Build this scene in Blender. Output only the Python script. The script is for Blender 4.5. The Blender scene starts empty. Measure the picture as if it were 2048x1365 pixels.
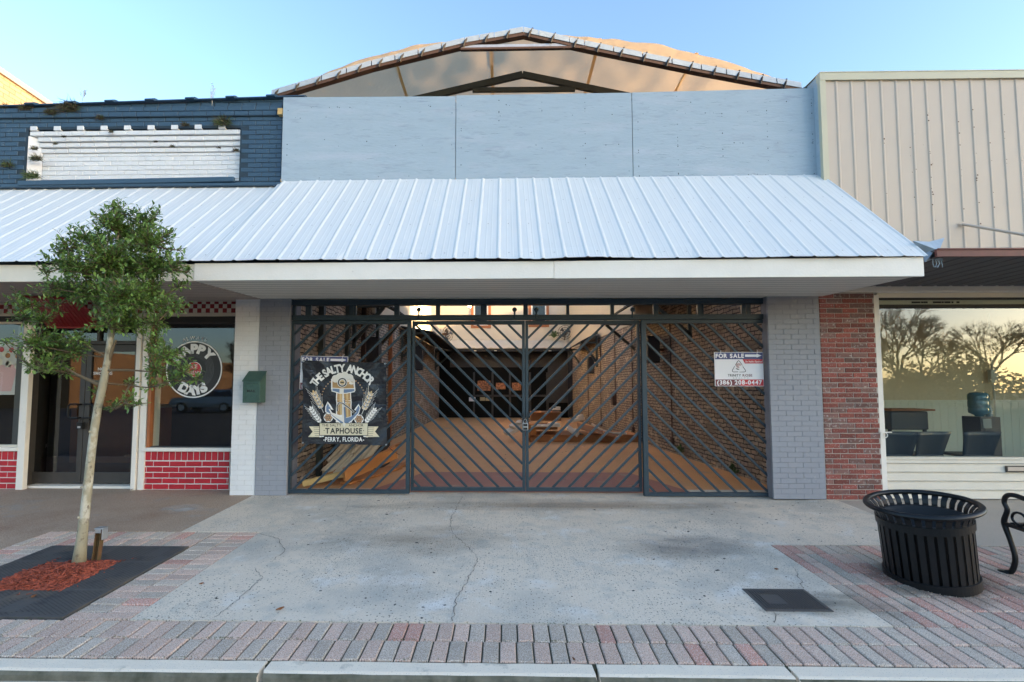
import bpy, bmesh, math, random
from mathutils import Vector, Matrix, noise
R = math.radians
random.seed(7)
scene = bpy.context.scene
COL = scene.collection

# ------------------------------------------------------------------ camera
CZ = 1.46; YAW = R(1.05); PIT = R(3.4); FOC = 960.0; PX0, PY0 = 991.0, 718.0
cd = bpy.data.cameras.new('camera'); cam = bpy.data.objects.new('camera', cd); COL.objects.link(cam)
cam.location = (0, 0, CZ); cam.rotation_euler = (math.pi/2 + PIT, 0, YAW)
cd.sensor_width = 36; cd.lens = FOC/2048*36; cd.clip_start = 0.05; cd.clip_end = 600
cd.shift_x = (1024-PX0)/2048; cd.shift_y = (PY0-682.5)/2048
scene.camera = cam
# ------------------------------------------------------------------ world, sun, exposure
SUN_AZ = math.atan2(1.9, -1.0); SUN_EL = R(11)      # azimuth clockwise from +Y, low sun behind and right of the viewer
w = bpy.data.worlds.new('World'); scene.world = w; w.use_nodes = True
nt = w.node_tree
sky = nt.nodes.new('ShaderNodeTexSky'); sky.sky_type = 'NISHITA'; sky.sun_disc = False
sky.sun_elevation = SUN_EL; sky.sun_rotation = SUN_AZ; sky.air_density = 1.0; sky.dust_density = 1.1; sky.ozone_density = 2.0
bg = nt.nodes['Background']; bg.inputs['Strength'].default_value = 0.15
nt.links.new(sky.outputs[0], bg.inputs['Color'])
sl = bpy.data.lights.new('sun', 'SUN'); sun = bpy.data.objects.new('sun', sl); COL.objects.link(sun)
sl.energy = 2.2; sl.angle = R(0.5); sl.color = (1, .66, .36)
sd = Vector((math.sin(SUN_AZ)*math.cos(SUN_EL), math.cos(SUN_AZ)*math.cos(SUN_EL), math.sin(SUN_EL)))
sun.rotation_euler = sd.to_track_quat('Z', 'Y').to_euler()
sun.location = sd*50
scene.view_settings.view_transform = 'Standard'; scene.view_settings.look = 'None'
scene.view_settings.exposure = 2.05; scene.view_settings.gamma = 1

# ------------------------------------------------------------------ geometry of the survey
_f = Vector((-math.sin(YAW)*math.cos(PIT), math.cos(YAW)*math.cos(PIT), math.sin(PIT)))
_r = Vector((math.cos(YAW), math.sin(YAW), 0)); _u = _r.cross(_f)

SL = .0375; GD = 6.55
def ray(px, py): return _f + _r*((px-PX0)/FOC) - _u*((py-PY0)/FOC)
def A(px, py, Y):
    r = ray(px, py); return Vector((0, 0, CZ)) + r*(Y/r.y)
def G(px, py):
    r = ray(px, py); return Vector((0, 0, CZ)) + r*((-SL*GD-CZ)/(r.z-SL*r.y))
def FL(px, py, z=0):
    r = ray(px, py); return Vector((0, 0, CZ)) + r*((z-CZ)/r.z)
def gz(y): return -SL*(GD-y) if y < GD else 0.0

# ------------------------------------------------------------------ materials
V2 = {'light_concrete','brown_aggregate','worn_concrete','curb_concrete','paver_grey','paver_pink','paver_red','courtyard_floor'}
def mat(name, col, rough=.7, col2=None, scale=6, mix=.5, bump=0, bscale=60, metal=0, specks=None, spec=.5, stretch=(1,1,1),
        blotch=None, island=0, trans=0, emit=None, detail=6, bdist=.01):
    m = bpy.data.materials.new(name); m.use_nodes = True; t = m.node_tree; N = t.nodes; L = t.links
    p = N['Principled BSDF']; p.inputs['Roughness'].default_value = rough; p.inputs['Metallic'].default_value = metal
    p.inputs['Specular IOR Level'].default_value = spec
    tc = N.new('ShaderNodeTexCoord'); mp = N.new('ShaderNodeMapping'); mp.inputs['Scale'].default_value = stretch
    L.new(tc.outputs['Object'], mp.inputs[0])
    cur = None
    def rgb(c):
        n = N.new('ShaderNodeRGB'); n.outputs[0].default_value = (*c[:3], 1); return n.outputs[0]
    cur = rgb(col)
    def mixn(a, b, f, mode='MIX'):
        n = N.new('ShaderNodeMix'); n.data_type = 'RGBA'; n.blend_type = mode
        if hasattr(f, 'links'): L.new(f, n.inputs[0])
        else: n.inputs[0].default_value = f
        L.new(a, n.inputs[6]); L.new(b, n.inputs[7]); return n.outputs[2]
    def ramp(src, a, b):
        n = N.new('ShaderNodeMapRange'); n.inputs[1].default_value = a; n.inputs[2].default_value = b
        L.new(src, n.inputs[0]); return n.outputs[0]
    def ntex(s, d=6, o=0, rgh=.6):
        n = N.new('ShaderNodeTexNoise'); n.inputs['Scale'].default_value = s; n.inputs['Detail'].default_value = d
        n.inputs['Roughness'].default_value = rgh
        if o:
            m2 = N.new('ShaderNodeVectorMath'); m2.inputs[1].default_value = (o, o*2, o*3); L.new(mp.outputs[0], m2.inputs[0]); L.new(m2.outputs[0], n.inputs['Vector'])
        else: L.new(mp.outputs[0], n.inputs['Vector'])
        return n.outputs['Fac']
    if col2 is not None:
        cur = mixn(cur, rgb(col2), ramp(ntex(scale, detail), .5-mix*.5, .5+mix*.5))
    if blotch:                       # (colour, scale, threshold, softness)
        for i, (c, s, a, b) in enumerate(blotch):
            cur = mixn(cur, rgb(c), ramp(ntex(s, 5, 3.1+i*5), a, b))
    if specks:                       # list of (colour, scale, radius)
        for i, (c, s, rad) in enumerate(specks):
            v = N.new('ShaderNodeTexVoronoi'); v.voronoi_dimensions = '2D' if name in V2 else '3D'; v.inputs['Scale'].default_value = s; L.new(mp.outputs[0], v.inputs['Vector'])
            f = ramp(v.outputs['Distance'], rad, rad*.6)
            hs = N.new('ShaderNodeSeparateColor'); L.new(v.outputs['Color'], hs.inputs[0])
            g = N.new('ShaderNodeMath'); g.operation = 'MULTIPLY'; L.new(f, g.inputs[0]); g2 = N.new('ShaderNodeMath'); g2.operation = 'MULTIPLY'; L.new(ramp(hs.outputs[0], .35, .6), g2.inputs[0]); L.new(ramp(ntex(1.1, 3, 20+i*3), .36, .58) if name == 'light_concrete' else ramp(hs.outputs[0], -1, 0), g2.inputs[1]); L.new(g2.outputs[0], g.inputs[1])
            cur = mixn(cur, rgb(c), g.outputs[0])
    if island:
        gi = N.new('ShaderNodeNewGeometry'); mr = N.new('ShaderNodeMapRange'); mr.inputs[3].default_value = 1-island; mr.inputs[4].default_value = 1+island
        L.new(gi.outputs['Random Per Island'], mr.inputs[0])
        h = N.new('ShaderNodeHueSaturation'); L.new(mr.outputs[0], h.inputs['Value']); L.new(cur, h.inputs['Color']); cur = h.outputs[0]
    L.new(cur, p.inputs['Base Color'])
    if bump:
        b = N.new('ShaderNodeBump'); b.inputs['Strength'].default_value = bump; b.inputs['Distance'].default_value = bdist
        L.new(ntex(bscale, 4, 9), b.inputs['Height']); L.new(b.outputs[0], p.inputs['Normal'])
    if emit:
        p.inputs['Emission Color'].default_value = (*emit[:3], 1); p.inputs['Emission Strength'].default_value = emit[3]
    if trans:
        tr = N.new('ShaderNodeBsdfTranslucent'); L.new(cur, tr.inputs[0]); ms = N.new('ShaderNodeMixShader'); ms.inputs[0].default_value = trans
        L.new(p.outputs[0], ms.inputs[1]); L.new(tr.outputs[0], ms.inputs[2]); L.new(ms.outputs[0], N['Material Output'].inputs[0])
    return m

def brick_mat(name, axis, c1, c2, mortar, bw=.2, bh=.0677, ms=.01, dist=.0, rough=.85, bump=.6, blotch=None, bias=0, bd=.012, smooth=.1):
    m = mat(name, c1, rough); t = m.node_tree; N = t.nodes; L = t.links; p = N['Principled BSDF']
    tc = N.new('ShaderNodeTexCoord'); sp = N.new('ShaderNodeSeparateXYZ'); L.new(tc.outputs['Object'], sp.inputs[0])
    cb = N.new('ShaderNodeCombineXYZ'); L.new(sp.outputs[0 if axis == 'X' else 1], cb.inputs[0]); L.new(sp.outputs[2], cb.inputs[1])
    n = N.new('ShaderNodeTexNoise'); n.inputs['Scale'].default_value = 7; n.inputs['Detail'].default_value = 4; L.new(tc.outputs['Object'], n.inputs['Vector'])
    ad = N.new('ShaderNodeVectorMath'); ad.operation = 'MULTIPLY_ADD'; ad.inputs[1].default_value = (dist, dist, 0)
    L.new(n.outputs['Color'], ad.inputs[0]); L.new(cb.outputs[0], ad.inputs[2])
    br = N.new('ShaderNodeTexBrick'); L.new(ad.outputs[0], br.inputs['Vector'])
    br.inputs['Scale'].default_value = 1; br.inputs['Brick Width'].default_value = bw; br.inputs['Row Height'].default_value = bh
    br.inputs['Mortar Size'].default_value = ms; br.inputs['Mortar Smooth'].default_value = smooth; br.inputs['Bias'].default_value = bias
    br.inputs['Color1'].default_value = (*c1, 1); br.inputs['Color2'].default_value = (*c2, 1); br.inputs['Mortar'].default_value = (*mortar, 1)
    cur = br.outputs['Color']
    for i, (c, s, a, b) in enumerate(blotch or []):
        nn = N.new('ShaderNodeTexNoise'); nn.inputs['Scale'].default_value = s; nn.inputs['Detail'].default_value = 6
        vm = N.new('ShaderNodeVectorMath'); vm.inputs[1].default_value = (i*7.3, 2.2, i*3.1); L.new(tc.outputs['Object'], vm.inputs[0]); L.new(vm.outputs[0], nn.inputs['Vector'])
        mr = N.new('ShaderNodeMapRange'); mr.inputs[1].default_value = a; mr.inputs[2].default_value = b; L.new(nn.outputs['Fac'], mr.inputs[0])
        mx = N.new('ShaderNodeMix'); mx.data_type = 'RGBA'; L.new(mr.outputs[0], mx.inputs[0]); L.new(cur, mx.inputs[6]); mx.inputs[7].default_value = (*c, 1); cur = mx.outputs[2]
    L.new(cur, p.inputs['Base Color'])
    b = N.new('ShaderNodeBump'); b.inputs['Strength'].default_value = bump; b.inputs['Distance'].default_value = bd; b.invert = True
    n2 = N.new('ShaderNodeTexNoise'); n2.inputs['Scale'].default_value = 45; L.new(tc.outputs['Object'], n2.inputs['Vector'])
    sm = N.new('ShaderNodeMath'); sm.operation = 'MULTIPLY_ADD'; sm.inputs[1].default_value = -.5; L.new(n2.outputs['Fac'], sm.inputs[0]); L.new(br.outputs['Fac'], sm.inputs[2])
    L.new(sm.outputs[0], b.inputs['Height']); L.new(b.outputs[0], p.inputs['Normal'])
    return m

def glass_mat(name, tint=(.93, .96, .94), refl=.045):
    m = bpy.data.materials.new(name); m.use_nodes = True; t = m.node_tree; N = t.nodes; L = t.links
    N.remove(N['Principled BSDF'])
    tr = N.new('ShaderNodeBsdfTransparent'); tr.inputs[0].default_value = (*tint, 1)
    gl = N.new('ShaderNodeBsdfGlossy'); gl.inputs['Roughness'].default_value = .01; gl.inputs[0].default_value = (.74, .82, .92, 1)
    fr = N.new('ShaderNodeFresnel'); fr.inputs[0].default_value = 1.5
    ad = N.new('ShaderNodeMath'); ad.operation = 'ADD'; ad.inputs[1].default_value = refl; ad.use_clamp = True; L.new(fr.outputs[0], ad.inputs[0])
    ge = N.new('ShaderNodeNewGeometry'); iv = N.new('ShaderNodeMath'); iv.operation = 'SUBTRACT'; iv.inputs[0].default_value = 1; L.new(ge.outputs['Backfacing'], iv.inputs[1]); mu = N.new('ShaderNodeMath'); mu.operation = 'MULTIPLY'; L.new(ad.outputs[0], mu.inputs[0]); L.new(iv.outputs[0], mu.inputs[1])
    tc = N.new('ShaderNodeTexCoord'); n = N.new('ShaderNodeTexNoise'); n.inputs['Scale'].default_value = 1.2; L.new(tc.outputs['Object'], n.inputs['Vector'])
    b = N.new('ShaderNodeBump'); b.inputs['Strength'].default_value = .02; b.inputs['Distance'].default_value = .01; L.new(n.outputs['Fac'], b.inputs['Height']); L.new(b.outputs[0], gl.inputs['Normal'])
    mx = N.new('ShaderNodeMixShader'); L.new(mu.outputs[0], mx.inputs[0]); L.new(tr.outputs[0], mx.inputs[1]); L.new(gl.outputs[0], mx.inputs[2])
    L.new(mx.outputs[0], N['Material Output'].inputs[0]); return m

M = {}
M['awning'] = mat('awning_metal', (.68,.69,.68), .5, (.61,.625,.625), 2.5, .6, stretch=(3,.5,.5), bump=.15, bscale=3, spec=.5, blotch=[((.55,.57,.56), 9, .66, .85)])
M['screw'] = mat('screw_grey', (.30,.30,.30), .6)
M['white'] = mat('white_paint', (.80,.77,.71), .55, (.72,.69,.63), 5, .7, bump=.2, bscale=40, blotch=[((.45,.43,.38), 14, .68, .8)])
M['cream'] = mat('cream_paint', (.70,.645,.54), .6, (.62,.57,.475), 5, .7, bump=.15, bscale=40)
M['soffit'] = mat('soffit_paint', (.80,.77,.70), .65, (.72,.69,.62), 3, .7, bump=.4, bscale=10, stretch=(.3,6,1))
M['soffit_brown'] = mat('soffit_taupe', (.46,.39,.34), .7, (.38,.32,.29), 3, .7, bump=.4, bscale=10, stretch=(.3,6,1))
M['ply'] = mat('plywood_bluegrey', (.365,.455,.53), .65, (.32,.405,.475), 5, .6, stretch=(.35,1,1.6), bump=.35, bscale=28, blotch=[((.29,.35,.43), 9, .56, .74), ((.42,.475,.55), 3, .54, .78), ((.30,.36,.43), 30, .60, .7)])
M['dark'] = mat('dark_seam', (.03,.03,.03), .8)
M['navy'] = mat('navy_paint', (.036,.085,.142), .55, (.027,.066,.112), 5, .7, bump=.5, bscale=50, blotch=[((.10,.16,.21), 8, .64, .8)])
M['navy_dark'] = mat('navy_mortar', (.022,.05,.08), .7, (.010,.02,.03), 9, .5)
M['wbrick'] = mat('white_brick_paint', (.74,.75,.76), .6, (.67,.68,.69), 5, .7, bump=.5, bscale=50, blotch=[((.45,.40,.33), 12, .70, .82)])
M['wmortar'] = mat('white_mortar', (.66,.67,.68), .7, (.42,.42,.41), 6, .4)
M['greyb'] = mat('grey_brick_paint', (.285,.30,.335), .6, (.25,.265,.30), 5, .7, bump=.5, bscale=50, blotch=[((.36,.36,.37), 9, .62, .8)])
M['greym'] = mat('grey_mortar', (.19,.195,.235), .7, (.14,.145,.17), 9, .4)
M['redb'] = mat('red_brick_paint', (.50,.014,.028), .55, (.38,.010,.02), 8, .7, bump=.3, bscale=40, island=.12)
M['whitem'] = mat('white_line_mortar', (.74,.72,.70), .7, (.62,.58,.56), 9, .7)
M['rb1'] = mat('red_clay_brick', (.27,.068,.050), .85, (.19,.055,.043), 14, .6, bump=.6, bscale=70, island=.35, blotch=[((.45,.37,.34), 45, .57, .68)])
M['rb2'] = mat('burnt_clay_brick', (.22,.10,.08), .85, (.15,.085,.075), 20, .6, bump=.7, bscale=70, island=.3, blotch=[((.40,.34,.32), 30, .56, .66)])
M['mortar'] = mat('pale_mortar', (.52,.47,.42), .85, (.40,.36,.32), 20, .6)
M['tan'] = mat('tan_metal', (.54,.455,.375), .5, (.505,.425,.35), 1.5, .6, bump=.1, bscale=3)
M['tantrim'] = mat('tan_trim', (.55,.52,.38), .5, (.50,.47,.35), 3, .6)
M['rust'] = mat('rust', (.14,.06,.03), .9, (.05,.035,.03), 40, .6, bump=.4)
M['canopy'] = mat('canopy_underside', (.13,.125,.13), .7, (.085,.082,.085), 6, .7, stretch=(4,.6,1), bump=.6, bscale=9, blotch=[((.20,.19,.19), 5, .6, .75)])
M['oxide'] = mat('red_oxide_trim', (.16,.045,.04), .6, (.10,.035,.03), 10, .6)
M['concrete'] = mat('light_concrete', (.74,.635,.51), .9, (.62,.54,.44), 1.0, .8, bump=.5, bscale=90, specks=[((.13,.12,.10), 23, .15), ((.22,.19,.15), 50, .21), ((.78,.74,.66), 45, .17), ((.06,.05,.04), 7, .035), ((.10,.09,.08), 14, .10)],
    blotch=[((.39,.385,.35), .9, .48, .72), ((.66,.56,.45), 1.7, .56, .8), ((.46,.44,.39), 5, .50, .78), ((.70,.68,.64), 2.6, .56, .75)])
M['agg'] = mat('brown_aggregate', (.44,.32,.23), .92, (.31,.235,.175), 1.2, .8, bump=.6, bscale=120, specks=[((.55,.47,.38), 60, .22), ((.08,.06,.05), 50, .2)], blotch=[((.31,.29,.26), 2.0, .60, .75), ((.27,.17,.115), 1.3, .5, .8)])
M['conc_dark'] = mat('worn_concrete', (.52,.45,.37), .92, (.40,.35,.29), 1.2, .8, bump=.5, bscale=90, specks=[((.12,.11,.10), 60, .14)])
M['curb'] = mat('curb_concrete', (.80,.70,.57), .9, (.70,.615,.50), 3, .8, bump=.5, bscale=60, specks=[((.2,.19,.17), 60, .10)], blotch=[((.25,.24,.20), 5, .62, .75)])
M['curb_face'] = mat('stained_curb_face', (.20,.19,.15), .9, (.05,.055,.035), 9, .5, bump=.5, bscale=60)
sp = [((.74,.69,.62), 120, .32), ((.13,.11,.10), 105, .28)]
M['pv1'] = mat('paver_grey', (.52,.43,.35), .9, (.43,.36,.295), 6, .7, bump=.6, bscale=150, specks=sp, island=.12)
M['pv2'] = mat('paver_pink', (.62,.44,.35), .9, (.53,.38,.305), 6, .7, bump=.6, bscale=150, specks=sp, island=.12)
M['pv3'] = mat('paver_red', (.58,.31,.24), .9, (.50,.265,.21), 6, .7, bump=.6, bscale=150, specks=sp, island=.12)
M['joint'] = mat('sandy_joint', (.085,.07,.045), .95, (.045,.05,.025), 8, .6)
M['moss'] = mat('moss', (.05,.085,.02), .9, island=.3)
M['asphalt'] = mat('asphalt', (.055,.053,.052), .9, (.04,.04,.04), 3, .7, bump=.5, bscale=120)
M['iron'] = mat('cast_iron', (.085,.085,.09), .6, (.12,.105,.09), 9, .7, bump=.3, bscale=60, metal=.3)
M['gate'] = mat('gate_paint', (.015,.034,.050), .45, (.021,.043,.061), 12, .6, bump=.15, bscale=60)
M['black'] = mat('black_powder_coat', (.006,.007,.009), .40, (.010,.011,.012), 20, .6, bump=.12, bscale=80, spec=.35, blotch=[((.05,.05,.048), 30, .70, .8)])
M['blackmatte'] = mat('black_matte', (.015,.015,.016), .7)
M['bronze'] = mat('door_bronze', (.055,.050,.045), .45, (.04,.036,.033), 10, .6)
M['green'] = mat('mailbox_green', (.05,.115,.095), .5, (.035,.08,.068), 15, .6, bump=.5, bscale=35, blotch=[((.10,.17,.12), 25, .62, .75)])
M['glass'] = glass_mat('window_glass')
M['glassd'] = glass_mat('door_glass', (.55,.55,.53), .06)
M['vinyl'] = mat('banner_vinyl', (.016,.017,.021), .27, (.026,.028,.036), 3, .6, bump=.8, bscale=3.5, bdist=.06)
M['ink_w'] = mat('ink_white', (.80,.79,.76), .5)
M['ink_k'] = mat('ink_black', (.02,.018,.016), .5)
M['ink_cream'] = mat('ink_cream', (.72,.66,.48), .5, (.62,.56,.40), 20, .6)
M['ink_beer'] = mat('ink_amber', (.34,.20,.075), .5, (.44,.28,.12), 15, .6)
M['ink_wheat'] = mat('ink_wheat', (.58,.42,.20), .5)
M['ink_hop'] = mat('ink_hop', (.40,.24,.13), .5)
M['ink_blue'] = mat('ink_steel_blue', (.13,.20,.32), .5)
M['ink_foam'] = mat('ink_foam', (.72,.70,.64), .5)
M['sign_w'] = mat('sign_white', (.80,.78,.80), .45)
M['sign_navy'] = mat('sign_navy', (.05,.06,.18), .45)
M['sign_red'] = mat('sign_red', (.55,.03,.04), .45)
M['sign_mar'] = mat('sign_maroon', (.16,.03,.04), .45)
M['rose'] = mat('sign_rose', (.60,.22,.20), .5)
M['woodo'] = mat('cut_lumber', (.66,.27,.075), .75, (.46,.17,.05), 5, .7, stretch=(1,.2,1), bump=.4, bscale=20, island=.25)
M['woody'] = mat('pale_lumber', (.74,.52,.22), .75, (.42,.28,.11), 5, .7, bump=.4, bscale=20)
M['corr'] = mat('old_sheet_metal', (.78,.64,.46), .6, (.55,.43,.30), 6, .7)
M['cfloor'] = mat('courtyard_floor', (.72,.37,.155), .7, (.60,.30,.125), 1.2, .7, bump=.2, bscale=20, specks=[((.2,.12,.07), 6, .05)], blotch=[((.40,.30,.22), 1.6, .60, .8)])
M['cred'] = mat('red_floor_paint', (.42,.17,.12), .7, (.34,.15,.11), 3, .7, bump=.2, bscale=20, blotch=[((.36,.25,.18), 4, .6, .7)])
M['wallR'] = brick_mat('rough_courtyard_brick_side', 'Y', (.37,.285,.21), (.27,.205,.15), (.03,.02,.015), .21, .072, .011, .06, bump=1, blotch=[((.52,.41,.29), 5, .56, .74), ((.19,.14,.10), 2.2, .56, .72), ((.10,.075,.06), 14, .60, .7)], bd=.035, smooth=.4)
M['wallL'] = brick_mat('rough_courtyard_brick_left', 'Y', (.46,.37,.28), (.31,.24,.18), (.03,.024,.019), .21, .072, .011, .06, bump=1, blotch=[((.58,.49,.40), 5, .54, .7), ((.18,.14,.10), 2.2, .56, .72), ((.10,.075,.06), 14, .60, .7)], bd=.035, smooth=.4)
M['siding'] = mat('courtyard_siding', (.60,.53,.42), .6, (.54,.47,.36), 3, .6, bump=.1, bscale=10)
M['orangew'] = mat('orange_wood_trim', (.38,.14,.05), .6, (.30,.10,.035), 8, .6, bump=.2, bscale=20)
M['tarp'] = mat('tarp_film', (.66,.52,.36), .75, (.58,.45,.31), 1.5, .6, bump=1, bscale=2.2, trans=.5, stretch=(1,1,1), bdist=.06)
M['seam'] = mat('tarp_seam', (.85,.68,.46), .5, trans=.85)
M['foil'] = mat('silver_flashing', (.36,.44,.52), .4, (.24,.30,.36), 9, .6, metal=.1, bump=.3, bscale=14)
M['steelbr'] = mat('rusty_beam', (.05,.028,.02), .7, (.08,.042,.028), 10, .6)
M['steelgr'] = mat('dark_green_steel', (.05,.06,.05), .6, (.035,.04,.035), 10, .6)
M['beige_brick'] = brick_mat('beige_brick_side', 'Y', (.62,.44,.25), (.52,.36,.20), (.34,.24,.14), .22, .09, .008, .04, bump=.8, bd=.02)
M['grimy'] = mat('dark_flashing', (.06,.065,.065), .7)
M['leaf'] = mat('tree_leaf', (.19,.29,.06), .35, (.09,.18,.05), 4, .7, island=.45, trans=.25, spec=.45)
M['bark'] = mat('pale_bark', (.38,.34,.24), .85, (.22,.20,.13), 9, .6, bump=1, bscale=26, stretch=(1,1,.6), blotch=[((.50,.47,.38), 10, .52, .66), ((.12,.09,.06), 20, .58, .68)])
M['twig'] = mat('twig_bark', (.13,.10,.06), .9)
M['mulch'] = mat('red_mulch', (.34,.075,.035), .85, (.22,.05,.03), 30, .7, island=.5)
M['grate'] = mat('tree_grate', (.065,.068,.075), .65, (.085,.078,.068), 2.2, .7, bump=.2, bscale=50, blotch=[((.13,.105,.08), 3, .54, .70), ((.04,.04,.045), 8, .55, .7)])
M['galv'] = mat('galvanized', (.50,.52,.54), .4, (.35,.36,.37), 14, .6, metal=.6)
M['rustpost'] = mat('rusty_green_post', (.085,.085,.03), .8, (.16,.055,.03), 9, .5, bump=.5, bscale=40)
M['interior'] = mat('dark_interior', (.10,.07,.055), .8, (.07,.05,.04), 3, .7)
M['interior_w'] = mat('warm_interior', (.34,.25,.17), .8)
M['maroon_floor'] = mat('maroon_floor', (.16,.05,.045), .45)
M['poster_w'] = mat('poster_pale', (.66,.58,.56), .4)
M['pink'] = mat('cup_pink', (.75,.40,.40), .4)
M['redsolid'] = mat('gloss_red', (.30,.014,.018), .45, (.22,.010,.012), 5, .6)
M['room_tan'] = mat('room_tan_wall', (.70,.56,.38), .8)
M['room_cream'] = mat('room_panelling', (.80,.75,.60), .6)
M['bottle'] = mat('water_bottle_blue', (.10,.20,.25), .15, spec=.6)
M['chair'] = mat('chair_blue_black', (.028,.042,.06), .45)
M['cooler'] = mat('cooler_plastic', (.05,.05,.055), .4)
M['cooler_grey'] = mat('cooler_grey_front', (.22,.25,.25), .4)
M['cardboard'] = mat('cardboard', (.48,.20,.08), .85, (.36,.15,.06), 6, .6)
M['scrap'] = mat('pale_scrap', (.85,.76,.64), .8, (.70,.58,.46), 10, .7)
M['airplant'] = mat('air_plant', (.07,.045,.032), .9, (.055,.06,.03), 8, .5, island=.5)
M['weedgreen'] = mat('weed_green', (.08,.12,.04), .9, island=.5)
M['leafdead'] = mat('fallen_leaf', (.20,.08,.03), .8, island=.5)
M['orange_reflection'] = mat('painted_orange_reflection', (.75,.30,.12), .5, (.05,.02,.015), 14, .35, detail=8)  # mottled orange paints a reflection onto the back building panes
M['void'] = mat('dark_storefront_glass', (.006,.005,.004), .35, spec=.15)
M['lens'] = mat('added_lamp_lens', (1,.8,.5), .4, emit=(1, .62, .25, 60))
M['carpaint'] = mat('car_grey_blue', (.20,.24,.28), .3, metal=.4)
M['carglass'] = mat('car_window', (.01,.012,.015), .08)
M['warmwall'] = mat('sunset_tinted_wall', (.36,.19,.08), .85, (.22,.11,.05), 1, .7)  # orange sunset light put into the wall colour
M['farwall'] = mat('sun_blocker_wall', (.16,.09,.06), .9, (.11,.06,.045), 1, .7)
M['treedark'] = mat('far_foliage', (.10,.07,.035), .8, island=.5)
M['branch'] = mat('bare_branch', (.06,.038,.028), .95)

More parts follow.
